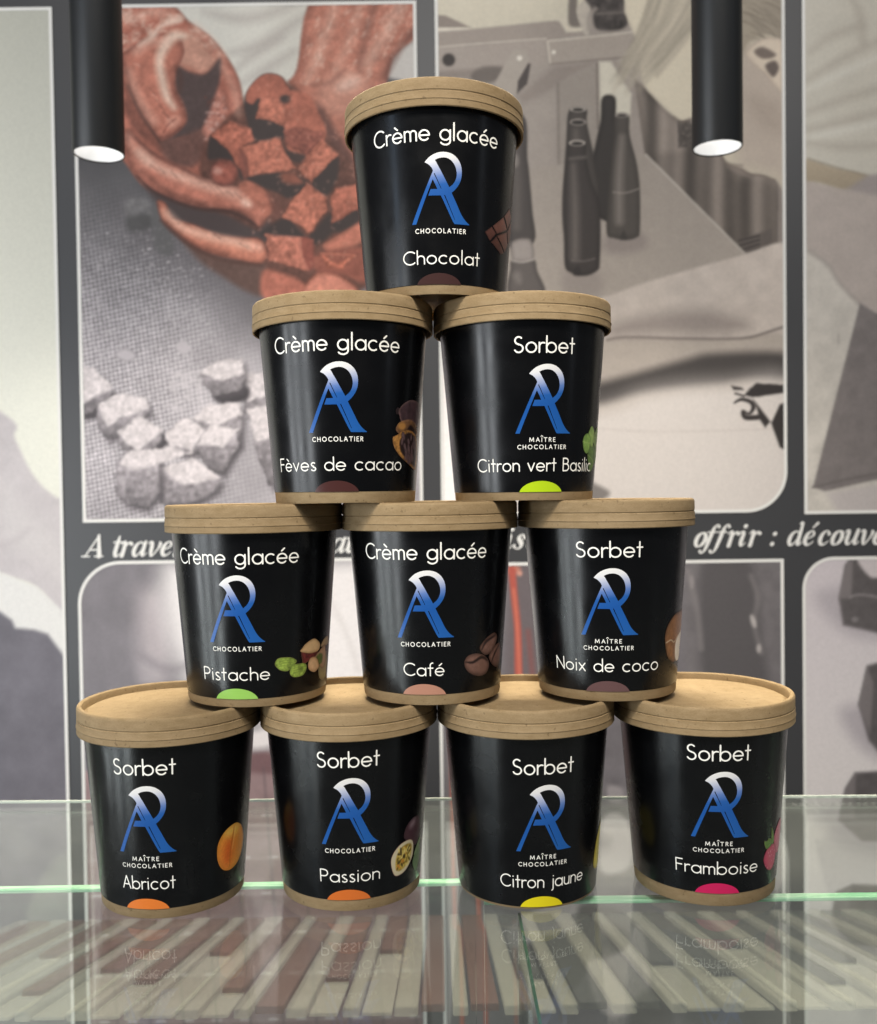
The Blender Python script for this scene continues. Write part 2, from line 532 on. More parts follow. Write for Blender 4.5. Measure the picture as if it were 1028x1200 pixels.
def photo(x0, x1, z0, z1, rad, painter, illum, step=0.0013):
    g = rrect(x0, x1, z0, z1, rad)
    xs = np.arange(x0 - step, x1 + 2 * step, step); zs = np.arange(z0 - step, z1 + 2 * step, step)
    X, Z = np.meshgrid(xs, zs)

    def colf(VX, VZ):
        U, Vv = to_design(VX, VZ)
        p = painter(U, Vv)
        return lin(p) / illum
    me = contour_mesh('printed_photo', xs, zs, g(X, Z), lambda a, b: np.column_stack([a, np.full_like(a, MY), b]), colf)
    mchild('printed_photo', me, M_PHOTO)
    # white keyline
    wdt = 0.0026
    st2 = 0.004
    per = []
    fr = []
    for (cx, cz, r, a0) in ((x1 - rad[1], z1 - rad[1], rad[1], 0), (x0 + rad[0], z1 - rad[0], rad[0], 90),
                            (x0 + rad[3], z0 + rad[3], rad[3], 180), (x1 - rad[2], z0 + rad[2], rad[2], 270)):
        n = 14 if r > .002 else 1
        for k in range(n):
            a = math.radians(a0 + (90 * k / (n - 1) if n > 1 else 45))
            s_ = 1.0 if n > 1 else math.sqrt(2)
            per.append((cx + r * math.cos(a), cz + r * math.sin(a), math.cos(a) * s_, math.sin(a) * s_))
    V = []
    for (x, z, nx_, nz_) in per:
        V.append((x - nx_ * wdt / 2, MY - .0006, z - nz_ * wdt / 2)); V.append((x + nx_ * wdt, MY - .0006, z + nz_ * wdt))
    n = len(per)
    F = [(2 * k, 2 * k + 1, 2 * ((k + 1) % n) + 1, 2 * ((k + 1) % n)) for k in range(n)]
    me = bpy.data.meshes.new('white_border'); me.from_pydata(V, [], F)
    mchild('white_border', me, M_WHITE)


def chocs(p, pts, col, **kw):
    kw.setdefault('grain', .24); kw.setdefault('gs', 4); kw.setdefault('soft', 1.1); kw.setdefault('lit', (.25, -.8, .13))
    p.poly(pts, col, smooth=False, rough=2.4, edge=tuple(.78 * c for c in col), ew=3.5, **kw)
    top = sorted(pts, key=lambda q: q[1])[:2]
    p.line([top[0], top[1]], 1.6, tuple(min(255, 1.22 * c + 8) for c in col), 1.3, .5, False)


def paint_hands(U, V):
    p = Paint(U, V, (150, 146, 150))
    p.grad((200, 200), (84, 82, 84), (170, 420), (152, 145, 148))
    # woven cloth
    wv = np.sin((U * .80 + V * .55) * .95) * np.sin((U * .55 - V * .80) * .85)
    amp = np.clip((V - 200) / 120, 0, 1) * np.clip((330 - U) / 150, .25, 1)
    p.mul(1 + amp * (.24 * wv + .36 * fbm(U / 2.6, V / 2.6, 3)))
    p.mul(1 + .25 * fbm(U / 60, V / 60, 3))
    p.poly([(150, 235), (215, 275), (330, 330), (420, 360), (430, 450), (330, 420), (270, 360), (210, 320), (150, 280)], (98, 92, 95), 36, .7)
    rs = np.random.RandomState(3)
    for k in range(240):
        u = 98 + rs.rand() * 150; v = 265 + rs.rand() * 170
        p.ell(u, v, .8 + rs.rand() * 1.5, .7 + rs.rand(), (172, 165, 166), 1.0, .2 + .5 * rs.rand())
    p.poly([(146, 236), (160, 230), (176, 236), (178, 262), (150, 268)], (112, 109, 109), 5, .7, grain=.2, gs=5)
    p.poly([(148, 254), (176, 250), (178, 268), (152, 272)], (76, 74, 74), 5, .7)
    p.poly([(178, 240), (190, 245), (205, 285), (200, 300), (180, 290)], (92, 90, 90), 4, .7)
    # pale chunks in the lower part
    L, Md, Dk = (184, 174, 174), (136, 128, 131), (84, 78, 81)
    def chunk(face, top, sh=None):
        if sh is not None: p.poly(sh, (66, 61, 64), 3.5, .9, True)
        p.poly([(q[0] + 4, q[1] + 6) for q in face], (84, 78, 81), 5, .7, False)
        p.poly(face, Md, 1.4, 1, False, grain=.26, gs=5, rough=2.6, lit=(0, 1, -.22), edge=tuple(.8 * c for c in Md), ew=4)
        if top is not None: p.poly(top, L, 1.8, 1, False, grain=.16, gs=4, rough=2.6)
    chunk([(286, 439), (310, 437), (325, 470), (320, 490), (286, 484)], [(286, 437), (312, 436), (318, 462), (290, 470)], None)
    chunk([(296, 490), (330, 470), (340, 560), (316, 570), (300, 530)], [(290, 480), (322, 474), (326, 510), (300, 520)])
    chunk([(231, 441), (253, 422), (284, 420), (289, 441), (283, 457), (253, 464)], [(233, 437), (254, 422), (284, 420), (287, 437), (262, 446)], [(250, 462), (288, 452), (290, 468), (262, 474)])
    chunk([(227, 492), (245, 476), (280, 471), (285, 486), (283, 520), (262, 540), (238, 505)], [(227, 490), (246, 474), (282, 471), (283, 487), (250, 500)])
    chunk([(98, 430), (110, 432), (134, 457), (125, 478), (98, 486)], [(98, 428), (112, 432), (134, 456), (112, 464), (98, 472)], [(98, 470), (132, 460), (120, 486), (98, 490)])
    chunk([(112, 476), (135, 462), (172, 466), (177, 482), (140, 508), (126, 516), (114, 498)], [(114, 474), (136, 462), (172, 466), (174, 478), (142, 490), (126, 500)])
    chunk([(137, 508), (163, 488), (193, 504), (190, 516), (161, 540), (140, 520)], [(137, 507), (163, 488), (193, 503), (161, 529)], [(158, 534), (192, 508), (196, 520), (176, 540)])
    chunk([(192, 508), (217, 489), (242, 503), (238, 528), (218, 534), (198, 524)], [(192, 508), (217, 489), (242, 503), (225, 528), (200, 521)])
    chunk([(229, 523), (245, 497), (278, 504), (281, 520), (262, 556), (245, 551)], [(231, 521), (246, 497), (279, 503), (262, 524)])
    chunk([(135, 545), (147, 530), (188, 537), (190, 578), (172, 595), (150, 592), (137, 580)], [(140, 545), (149, 529), (172, 527), (200, 524), (226, 531), (186, 544), (160, 552)])
    chunk([(188, 549), (226, 536), (260, 562), (256, 574), (229, 590), (190, 590)], [(188, 548), (226, 536), (258, 560), (215, 570)])
    p.poly([(186, 546), (193, 549), (193, 586), (187, 584)], Dk, 2.5, .6)
    p.poly([(134, 416), (146, 408), (160, 416), (150, 424)], (166, 158, 161), 1.5, 1, edge=Md, ew=4)
    p.poly([(206, 405), (215, 399), (224, 408), (214, 415)], (164, 156, 159), 1.5, 1)
    for k in range(60):
        u = 200 + rs.rand() * 36; v = 432 + rs.rand() * 48
        p.ell(u, v, 1.5 + rs.rand() * 3, 1.2 + rs.rand() * 2, (174, 166, 168), 1.2, .55)
    # shirt
    p.poly([(190, 0), (384, 0), (350, 100), (300, 160), (280, 120), (240, 60)], (186, 182, 172), 2, 1, False)
    for a, b_, c_ in (((270, 62), (310, 50), (372, 8)), ((282, 98), (310, 82), (345, 60)), ((240, 14), (290, 22), (350, 4)), ((278, 80), (300, 62), (330, 44))):
        p.line([a, b_, c_], [3, 11, 3], (158, 150, 143), 7, .75)
    p.poly([(286, 128), (296, 120), (298, 152), (291, 150)], (205, 200, 192), 1.5)
    p.poly([(440, 60), (470, 36), (495, 20), (495, 100), (450, 90)], (176, 170, 164), 4, 1, False)
    p.line([(450, 70), (470, 55), (492, 45)], 5, (140, 132, 128), 4, .7)
    # right arm
    SK, SKL, SKD = (176, 108, 88), (203, 160, 142), (104, 72, 66)
    p.poly([(374, -12), (494, -12), (488, 40), (468, 60), (455, 90), (430, 240), (424, 250), (400, 215), (380, 170), (364, 122), (338, 98), (348, 80)], SK, 2, 1, True, edge=(150, 88, 72), ew=14, grain=.10, gs=9)
    i = np.nonzero((sd_poly(U, V, [(376, 0), (492, 0), (470, 58), (440, 120), (350, 95)]) < 2))[0]
    n = np.clip(fbm(U[i] / 5 + V[i] / 11, V[i] / 9 - U[i] / 30, 4) * 3.2 - .15, 0, 1)[:, None] * .8
    p.I[i] = p.I[i] * (1 - n) + np.array(SKL) * n
    p.ell(404, 108, 34, 30, (188, 128, 108), 9, .75, -.3)
    p.ell(408, 98, 17, 9, (205, 165, 148), 7, .7, -.4)
    p.poly([(372, 122), (386, 140), (398, 160), (418, 192), (414, 215), (396, 190), (380, 158)], SKD, 7, .85)
    for k in range(26):
        u = 395 + rs.rand() * 32; v = 190 + rs.rand() * 45
        p.ell(u, v, 2 + rs.rand() * 4, 1.5 + rs.rand() * 2, SKL, 2, .45)
    for a, ww, o in (([(392, 10), (378, 50), (362, 92)], 12, .4), ([(470, 4), (452, 40), (430, 74)], 14, .45), ([(420, 10), (412, 44), (396, 76)], 8, .35)):
        p.line(a, ww, (210, 172, 154), 6, o)
    for a, ww, o in (([(438, 8), (428, 44), (420, 80)], 8, .4), ([(486, 34), (468, 58), (452, 88)], 7, .5), ([(366, 100), (386, 96), (404, 82)], 5, .4), ([(376, 132), (392, 158), (412, 186)], 8, .5)):
        p.line(a, ww, (98, 62, 54), 4, o)
    # left hand: base, then the fingers
    p.poly([(130, 4), (196, 4), (222, 25), (246, 42), (266, 66), (280, 92), (286, 120), (292, 150), (306, 182), (318, 225), (300, 255), (240, 258), (180, 228), (150, 196), (130, 150)], (168, 98, 80), 1.8, 1, True, edge=(134, 82, 68), ew=10, grain=.1, gs=7)
    i = np.nonzero(sd_poly(U, V, [(140, 0), (196, 4), (250, 48), (268, 76), (225, 45), (190, 40), (160, 60), (140, 60)]) < 0)[0]
    n = np.clip(fbm(U[i] / 8, V[i] / 6, 4) * 3 + .25, 0, 1)[:, None] * .62
    p.I[i] = p.I[i] * (1 - n) + np.array((208, 178, 160)) * n
    p.poly([(196, 38), (225, 36), (250, 60), (258, 72), (240, 88), (222, 82), (206, 74)], (186, 138, 118), 8, .7)
    p.poly([(250, 110), (262, 108), (268, 130), (262, 160), (276, 190), (250, 190), (236, 160)], (186, 124, 108), 6, .6, grain=.25, gs=3)
    p.poly([(206, 77), (222, 84), (241, 86), (258, 68), (258, 92), (252, 112), (242, 140), (232, 156), (213, 161), (188, 168), (203, 158), (218, 141), (214, 120), (206, 104)], (84, 68, 66), 3.5, 1, grain=.08, gs=5)
    p.poly([(184, 164), (212, 160), (236, 152), (242, 178), (224, 196), (198, 190)], (108, 74, 66), 5, .95, grain=.12, gs=5)
    for k in range(70):
        u = 240 + rs.rand() * 26; v = 112 + rs.rand() * 80
        p.ell(u, v, 1 + rs.rand() * 2.2, 1 + rs.rand() * 1.4, (202, 160, 148) if rs.rand() > .45 else (112, 66, 58), 1.2, .5)
    p.poly([(143, 66), (158, 53), (176, 42), (206, 40), (216, 60), (207, 84), (206, 106), (215, 124), (219, 140), (213, 150), (200, 160), (186, 164), (172, 142), (159, 120), (150, 96)], (180, 108, 88), 1.8, 1, True, edge=(126, 76, 64), ew=11, grain=.07, gs=6)
    p.line([(216, 42), (203, 43), (192, 56), (187, 72), (190, 92), (195, 112), (204, 126)], [6, 12, 12, 10, 10, 9, 5], (208, 180, 160), 4, .85)
    p.line([(163, 53), (178, 43), (188, 31), (210, 22)], [3, 7, 6, 9], (206, 178, 160), 3, .8)
    p.ell(203, 143, 9, 6, (196, 136, 116), 3, .8, -.7)
    p.line([(192, 155), (197, 146), (206, 139)], 2.2, (126, 70, 58), 1.2, .7)
    p.line([(187, 161), (200, 158), (212, 150)], 2.5, (120, 72, 62), 1.5, .7)
    p.poly([(143, 80), (150, 96), (158, 122), (172, 144), (186, 166), (190, 176), (176, 170), (158, 146), (146, 110)], (120, 72, 60), 4, .65)
    p.poly([(292, 116), (342, 100), (385, 160), (425, 215), (440, 330), (310, 345), (296, 285), (250, 255), (236, 180)], (104, 68, 58), 3, 1, True, grain=.2, gs=6)
    # dark gap and lower fingers
    p.poly([(168, 214), (210, 236), (262, 250), (300, 268), (316, 258), (312, 285), (280, 284), (230, 270), (196, 250)], (78, 66, 65), 5, 1)
    p.poly([(212, 276), (262, 303), (308, 304), (310, 345), (288, 341), (262, 325), (232, 304)], (104, 78, 70), 5, .95, grain=.08, gs=6)
    p.poly([(150, 150), (172, 172), (195, 187), (214, 196), (242, 210), (269, 217), (281, 218), (292, 212), (312, 224), (322, 241), (312, 257), (301, 268), (295, 259), (280, 248), (258, 245), (228, 241), (201, 232), (176, 221), (158, 204), (148, 180)], (182, 108, 88), 2, 1, True, edge=(122, 74, 62), ew=13, grain=.09, gs=6)
    p.line([(172, 188), (210, 208), (250, 221), (285, 232)], [6, 10, 9, 14], (208, 148, 126), 6, .6)
    p.ell(289, 238, 8, 5, (222, 178, 158), 4, .7, .5)
    p.ell(168, 186, 14, 9, (200, 145, 124), 7, .55, .8)
    p.poly([(184, 236), (194, 238), (203, 255), (228, 263), (255, 274), (280, 278), (303, 279), (312, 289), (313, 301), (304, 309), (280, 305), (255, 300), (228, 289), (206, 273), (190, 258)], (194, 116, 92), 2, 1, True, edge=(128, 74, 60), ew=9, grain=.09, gs=5)
    p.line([(192, 246), (206, 263), (240, 277), (290, 289)], [4, 7, 8, 10], (222, 156, 128), 4.5, .6)
    p.line([(160, 206), (180, 224), (205, 236), (235, 245), (268, 248), (296, 261), (303, 270)], [2, 3, 4, 4, 4, 4, 3], (74, 52, 48), 1.6, .8)
    p.line([(188, 258), (206, 275), (230, 292), (256, 303), (282, 308), (306, 311)], [2, 4, 4, 4, 4, 3], (92, 62, 54), 1.8, .75)
    p.line([(150, 100), (160, 124), (173, 146), (187, 166)], [2, 4, 4, 3], (84, 56, 50), 1.6, .75)
    p.line([(148, 152), (172, 174), (195, 189), (214, 198), (242, 212), (268, 219)], [2, 4, 3, 3, 3, 2], (112, 70, 60), 1.6, .6)
    HL, HD = (216, 172, 152), (92, 58, 50)
    for a, ww, o in (([(152, 84), (158, 104), (168, 124), (180, 142)], 9, .35), ([(160, 60), (176, 50), (196, 48)], 8, .5), ([(164, 178), (186, 196), (212, 206), (244, 218), (276, 226)], 8, .55),
                     ([(196, 250), (214, 266), (244, 276), (284, 284), (304, 290)], 7, .6), ([(262, 78), (274, 104), (280, 132)], 8, .4), ([(150, 24), (176, 14), (200, 18)], 12, .45),
                     ([(150, 160), (160, 176), (176, 190)], 6, .4), ([(228, 30), (246, 46), (262, 66)], 7, .4)):
        p.line(a, ww, HL, 5, o)
    for a, ww, o in (([(147, 120), (156, 144), (170, 160)], 5, .6), ([(166, 200), (200, 226), (240, 240)], 6, .45), ([(196, 262), (226, 286), (266, 298)], 5, .5), ([(206, 78), (212, 92), (210, 106)], 4, .6),
                     ([(262, 108), (272, 140), (286, 168)], 4, .35), ([(170, 70), (166, 92), (174, 112)], 3, .25), ([(236, 172), (252, 196), (258, 214)], 6, .5)):
        p.line(a, ww, HD, 3.5, o)
    for k in range(34):     # skin creases
        q = rs.randint(3); t = rs.rand()
        x, y = ((160 + 40 * t, 74 + 70 * t), (180 + 100 * t, 196 + 34 * t), (200 + 96 * t, 256 + 36 * t))[q]
        p.line([(x - 4, y - 3 + rs.randn()), (x, y), (x + 3 + 2 * rs.rand(), y + 4 + rs.randn())], 1.1, HD if rs.rand() > .45 else HL, .9, .4)
    # right hand fingertips
    p.poly([(378, 287), (395, 275), (420, 259), (440, 262), (430, 282), (400, 294), (386, 298)], (192, 112, 90), 2, 1, True, edge=(132, 80, 66), ew=8)
    p.poly([(308, 318), (330, 320), (356, 332), (358, 350), (310, 350)], (182, 104, 84), 3, 1, True, grain=.1)
    p.poly([(354, 342), (362, 328), (376, 318), (396, 321), (420, 340), (420, 360), (356, 360)], (200, 122, 100), 2.5, 1, True, edge=(150, 84, 66), ew=8, grain=.12)
    p.poly([(366, 300), (430, 290), (430, 330), (398, 322), (372, 318)], (150, 84, 68), 4, .9)
    # cocoa dusted chocolate squares
    c1, c2, c3 = (170, 96, 76), (180, 104, 82), (146, 82, 68)
    dk = (68, 57, 55)
    p.poly([(286, 120), (292, 104), (304, 90), (316, 86), (330, 90), (339, 103), (342, 116), (336, 140), (340, 160), (300, 165), (292, 150)], dk, 2, 1)
    p.poly([(333, 153), (330, 122), (340, 106), (362, 112), (372, 130), (382, 156), (366, 190), (340, 180)], c1, 2, 1, grain=.12, gs=5)
    p.poly([(288, 117), (291, 104), (304, 90), (316, 86), (330, 90), (339, 103), (341, 114), (334, 123), (320, 118), (304, 115), (296, 122)], c1, 1.5, 1, grain=.1, gs=4, edge=(150, 84, 68), ew=5)
    chocs(p, [(305, 114), (333, 119), (336, 142), (329, 148), (312, 140), (300, 139)], c2)
    p.ell(334, 116, 6, 5, dk, 2, .95)
    p.poly([(302, 140), (312, 141), (331, 148), (333, 157), (322, 160), (308, 152), (297, 158), (296, 149)], dk, 1.6, 1)
    chocs(p, [(345, 148), (380, 155), (376, 164), (359, 182), (334, 168), (333, 154)], c3)
    p.poly([(246, 160), (256, 161), (280, 192), (284, 211), (274, 198), (260, 186), (244, 186)], dk, 2, 1)
    chocs(p, [(247, 158), (269, 142), (294, 151), (299, 165), (281, 174), (289, 205), (277, 192), (262, 170)], c1)
    p.ell(263, 202, 17, 16, (150, 82, 68), 2, 1, edge=(106, 64, 56), ew=9, grain=.15)
    p.ell(255, 200, 5, 4, (206, 160, 145), 3, .6)
    chocs(p, [(281, 172), (304, 166), (329, 161), (334, 178), (347, 197), (318, 204), (291, 207), (289, 185)], c2, lit=(.4, -.3, .12))
    p.poly([(281, 172), (290, 185), (291, 207), (285, 206), (280, 190)], (128, 72, 60), 2, .8)
    p.poly([(290, 208), (327, 202), (349, 206), (366, 216), (352, 228), (337, 232), (326, 226), (304, 218)], dk, 2, 1)
    p.poly([(330, 203), (346, 203), (358, 212), (348, 216), (332, 213)], (150, 86, 68), 3, .9)
    p.poly([(331, 168), (338, 176), (358, 182), (352, 190), (340, 186)], dk, 2, .9)
    p.poly([(365, 213), (395, 184), (396, 206), (392, 216), (382, 229)], dk, 2, 1)
    p.poly([(348, 205), (362, 214), (372, 222), (364, 220)], dk, 2, 1)
    chocs(p, [(348, 198), (378, 165), (396, 181), (365, 214)], c2, lit=(.6, -.4, .1))
    p.poly([(306, 272), (320, 262), (336, 255), (352, 270), (362, 276), (386, 250), (394, 266), (372, 286), (340, 282), (310, 278)], dk, 2.5, 1)
    chocs(p, [(330, 254), (340, 237), (359, 214), (383, 232), (385, 246), (362, 275), (348, 262)], c2, lit=(-.3, .5, .12))
    p.poly([(386, 264), (420, 243), (424, 256), (398, 272)], dk, 2.5, 1)
    chocs(p, [(386, 235), (394, 221), (421, 216), (424, 243), (388, 263), (389, 248)], c1)
    p.poly([(280, 219), (292, 212), (312, 224), (322, 241), (310, 254), (302, 240)], (168, 98, 78), 2, .8, grain=.15, gs=4)
    p.poly([(312, 226), (322, 232), (332, 246), (322, 256), (318, 242)], (112, 70, 60), 2.5, .8)
    chocs(p, [(311, 275), (351, 278), (367, 281), (367, 311), (361, 317), (337, 311), (315, 306)], (178, 104, 84))
    p.poly([(352, 279), (367, 282), (367, 311), (361, 316), (354, 300)], (138, 72, 60), 1.8, .85)
    p.line([(352, 279), (354, 300), (361, 316)], 1.6, (206, 130, 106), 1.2, .6)
    chocs(p, [(376, 297), (395, 308), (416, 299), (402, 315), (384, 313)], (190, 104, 80))
    for k in range(130):   # powder flecks
        u = 292 + rs.rand() * 130; v = 95 + rs.rand() * 215
        p.ell(u, v, .8 + rs.rand() * 2.4, .6 + rs.rand() * 1.0, (208, 146, 124), 1.0, .3, rs.rand() * 3)
    warm = np.clip((p.I[:, 0] - p.I[:, 2] - 22) / 40, 0, 1)
    p.mul(1 + warm * (.15 * fbm(U / 3.2, V / 3.2, 3) + .22 * fbm(U / 13, V / 10, 3)))
    spk = np.clip(fbm(U / 2.3 + 50, V / 2.6, 3) * 4.5 - .8, 0, 1) * warm * np.clip(fbm(U / 22, V / 22, 2) * 5 + .4, 0, 1)
    p.I = p.I * (1 - .28 * spk[:, None]) + np.array((218, 170, 150)) * .28 * spk[:, None]
    p.I = np.where(warm[:, None] > 0, 128 + (p.I - 128) * 1.12 - 4, p.I)
    p.I = np.where((warm[:, None] <= 0), 132 + (p.I - 132) * 1.15, p.I)
    g = p.I.mean(1, keepdims=True)
    p.I = np.clip((g + (p.I - g) * .76) * 1.10, 0, 255)
    return p.I


def paint_bottles(U, V):
    p = Paint(U, V, (152, 143, 136))
    p.grad((520, 80), (156, 148, 141), (900, 300), (142, 133, 127))
    p.mul(1 + .10 * fbm(U / 40, V / 60, 3))
    # back wall and work bench with its steel beams
    p.poly([(505, -12), (700, -12), (690, 12), (650, 26), (552, 36), (505, 36)], (190, 183, 168), 2, 1, False, lit=(0, 1, -.05))
    p.poly([(505, 17), (522, 18), (552, 32), (505, 33)], (138, 129, 122), 1.5, 1, False)
    p.poly([(505, 32), (552, 33), (550, 36), (505, 38)], (196, 188, 176), 1.2, 1, False)
    p.poly([(505, 38), (552, 34), (650, 24), (690, 36), (640, 48), (505, 58)], (150, 141, 134), 1.5, 1, False)
    p.poly([(505, 58), (640, 46), (640, 76), (600, 80), (505, 90)], (156, 147, 140), 1.5, 1, False)
    p.line([(505, 56), (560, 51), (640, 45)], 1.6, (188, 180, 170), 1, .8)
    p.poly([(505, 84), (600, 78), (585, 94), (540, 92), (505, 94)], (132, 123, 117), 3, .8, False)
    p.ell(526, 70, 7.5, 7.5, (72, 67, 65), 1.5, 1)
    p.poly([(640, 48), (722, 40), (756, 36), (756, 64), (720, 68), (646, 75)], (158, 149, 141), 1.2, 1, False)
    p.line([(756, 35), (720, 40), (642, 48), (645, 74)], 2, (192, 184, 173), 1, .8, False)
    p.line([(645, 75), (720, 68), (756, 64)], 1.6, (118, 110, 104), 1.2, .7, False)
    p.ell(649, 61, 2.5, 2.5, (200, 194, 184), 1)
    p.poly([(654, 22), (670, 18), (690, 22), (688, 36), (664, 38)], (192, 184, 170), 1.5, 1, False)
    p.poly([(553, 86), (568, 78), (590, 80), (578, 96), (556, 96)], (110, 103, 98), 2.5, .9)
    p.poly([(580, 100), (600, 62), (610, 58), (618, 62), (619, 76), (605, 112), (588, 112)], (160, 152, 144), 1.4, 1, True)
    p.ell(609, 68, 3, 3, (204, 198, 188), 1.2)
    p.poly([(619, 74), (622, 75), (618, 98), (606, 110), (607, 95)], (84, 78, 76), 1.3, 1, False)
    p.poly([(606, 112), (650, 76), (700, 72), (640, 110), (612, 124)], (138, 129, 123), 5, .7, False)
    p.poly([(654, 98), (700, 74), (706, 80), (704, 192), (656, 192)], (148, 140, 133), 2, 1, False)
    p.line([(654, 98), (655, 192)], 2.4, (122, 114, 108), 1.6, .8)
    p.line([(700, 74), (701, 150)], 2, (112, 104, 99), 1.5, .8)
    p.poly([(702, 72), (716, 72), (740, 110), (738, 150), (722, 150), (718, 120), (704, 150)], (198, 192, 178), 2, .9, False)
    p.poly([(668, -5), (676, -5), (677, 18), (684, 30), (668, 30), (666, 12)], (112, 105, 100), 2, .9)
    p.poly([(676, 10), (690, 0), (690, 40), (682, 34)], (176, 168, 158), 1.5, .9)
    p.poly([(686, -10), (744, -10), (739, 16), (731, 33), (700, 34), (694, 12)], (80, 75, 73), 2, 1, True, grain=.35, gs=7)
    p.line([(700, 16), (735, 14)], 3, (120, 113, 108), 1.5, .7)
    p.line([(690, 34), (690, 20), (698, 10)], 5, (150, 142, 135), 2, .8)
    # corrugated curtain
    p.poly([(744, 92), (800, 140), (905, 195), (912, 205), (912, 312), (872, 298), (756, 182)], (118, 110, 104), 2, 1, False)
    p.poly([(744, 100), (800, 146), (806, 176), (760, 184)], (136, 127, 120), 6, .8, False)
    i = np.nonzero(sd_poly(U, V, [(744, 92), (800, 140), (905, 195), (912, 205), (912, 312), (872, 298), (756, 182)]) < 0)[0]
    p.I[i] *= (1 + .10 * np.sin(U[i] / 3.6 + .4 * np.sin(V[i] / 30)) + .16 * np.sin(U[i] / 8.3 + 1))[:, None] * .95
    p.poly([(868, 280), (905, 268), (905, 300), (872, 298)], (104, 97, 93), 2, .9, False)
    for k in range(4): p.line([(866, 282 + k * 6), (890, 276 + k * 5)], 2, (72, 67, 65), 1, .8)
    # table top
    p.poly([(590, 200), (620, 197), (757, 181), (873, 297), (925, 285), (925, 620), (505, 620), (505, 330)], (160, 151, 143), 2, 1, False, lit=(0, 1, .06))
    p.line([(757, 181), (873, 297)], 2, (196, 189, 180), 1.2, .7)
    p.mul(1 + .035 * fbm(U / 9, V / 9, 3))
    # head leaning in
    p.poly([(742, -12), (750, 60), (753, 96), (768, 116), (789, 136), (800, 142), (810, 139), (816, 146), (826, 160), (846, 182), (851, 191), (861, 196), (869, 198), (878, 203), (894, 205), (908, 210), (925, 206), (925, -12)], (194, 185, 168), 1.6, 1, True, lit=(-1, 0, .05), edge=(178, 169, 155), ew=7)
    p.poly([(862, 60), (925, 80), (925, 206), (906, 208), (880, 200), (862, 190)], (172, 160, 150), 16, .8, True)
    p.line([(845, 186), (856, 192), (870, 194)], 2.2, (128, 118, 111), 1.5, .7)
    p.poly([(852, 194), (870, 199), (880, 204), (878, 208), (860, 201)], (138, 127, 120), 2, .7)
    p.poly([(794, 142), (808, 140), (812, 150), (810, 172), (795, 173)], (92, 86, 82), 1.5, .9, False, grain=.3, gs=3)
    rs = np.random.RandomState(8)
    for k in range(150):
        t = rs.rand(); x0 = 760 + 90 * t; y0 = -10 + 10 * rs.rand()
        x1 = 722 + 55 * t + rs.randn() * 5; y1 = 92 - 20 * t + rs.randn() * 10
        g = 132 + rs.rand() * 66
        p.line([(x0, y0), (x0 * .55 + x1 * .45 + 4, y0 * .5 + y1 * .45), (x1, y1)], 1.6 + rs.rand() * 3.4, (g, g * .95, g * .87), 2.4, .22)
    for k in range(70):
        x = 866 + rs.rand() * 56; y = -5 + rs.rand() * 50
        g = 104 + rs.rand() * 60
        p.line([(x, y), (x + 18, y + 5 + 6 * rs.rand()), (x + 34, y + 16)], 1.2, (g, g * .95, g * .9), 1.2, .45)
    p.poly([(862, -12), (925, -12), (925, 46), (900, 42), (880, 50), (866, 66)], (140, 130, 118), 4, .6, True)
    for k in range(40):
        x = 862 + rs.rand() * 50; y = -6 + rs.rand() * 44; g = 112 + rs.rand() * 60
        p.line([(x, y), (x + 16, y + 8), (x + 26, y + 20)], 2, (g, g * .94, g * .86), 1.6, .35)
    p.line([(846, 183), (851, 191), (860, 195), (869, 198), (879, 204), (895, 206), (908, 211)], 2.0, (112, 102, 95), 1.6, .7)
    p.line([(790, 137), (800, 143), (810, 140)], 2.4, (118, 108, 100), 1.5, .7)
    p.ell(880, 180, 16, 10, (184, 172, 160), 9, .5)
    p.poly([(872, 120), (880, 108), (900, 112), (918, 122), (918, 160), (890, 150)], (158, 146, 136), 12, .6)
    p.poly([(874, 64), (881, 53), (894, 45), (909, 44), (918, 52), (918, 106), (909, 102), (898, 88), (886, 78)], (196, 183, 168), 1.5, 1, True, edge=(170, 157, 145), ew=6)
    p.poly([(884, 60), (894, 55), (909, 63), (904, 68), (892, 68)], (112, 102, 96), 2, .9)
    p.poly([(897, 77), (908, 71), (913, 80), (906, 90)], (98, 89, 85), 2, .9)
    # forearm lying on the table, band of shade below it
    p.poly([(640, 356), (700, 350), (760, 330), (860, 302), (930, 288), (930, 384), (901, 390), (875, 396), (852, 397), (793, 396), (735, 395), (680, 404), (640, 410)], (180, 170, 162), 2, 1, True, lit=(0, 1, -.08), grain=.05, gs=14)
    p.line([(712, 398), (735, 395), (793, 396.5), (852, 397), (880, 395), (903, 388), (922, 382)], 2.4, (104, 97, 94), 1.6, .85)
    p.poly([(690, 395), (740, 370), (830, 362), (880, 380), (850, 394), (780, 394)], (140, 131, 126), 12, .75)
    p.poly([(690, 452), (705, 448), (747, 437), (805, 421), (840, 414), (925, 415), (925, 444), (887, 444), (840, 451), (793, 455), (747, 462), (700, 474)], (84, 80, 78), 8, 1, True)
    p.poly([(690, 478), (760, 455), (850, 445), (930, 450), (930, 610), (505, 620), (505, 490)], (194, 187, 182), 20, .8, True)
    p.poly([(505, 380), (560, 380), (560, 620), (505, 620)], (226, 218, 215), 12, .9, False)
    p.line([(700, 502), (780, 506), (925, 502)], 1.5, (172, 163, 158), 2, .5)
    p.poly([(690, 566), (700, 568), (715, 578), (700, 590), (690, 588)], (110, 105, 102), 3, .8)
    bk = (70, 66, 65)
    p.poly([(873, 463), (879, 455), (887, 449), (900, 450), (925, 451), (925, 459), (900, 463), (882, 466)], bk, 1.4, 1, False, rough=1)
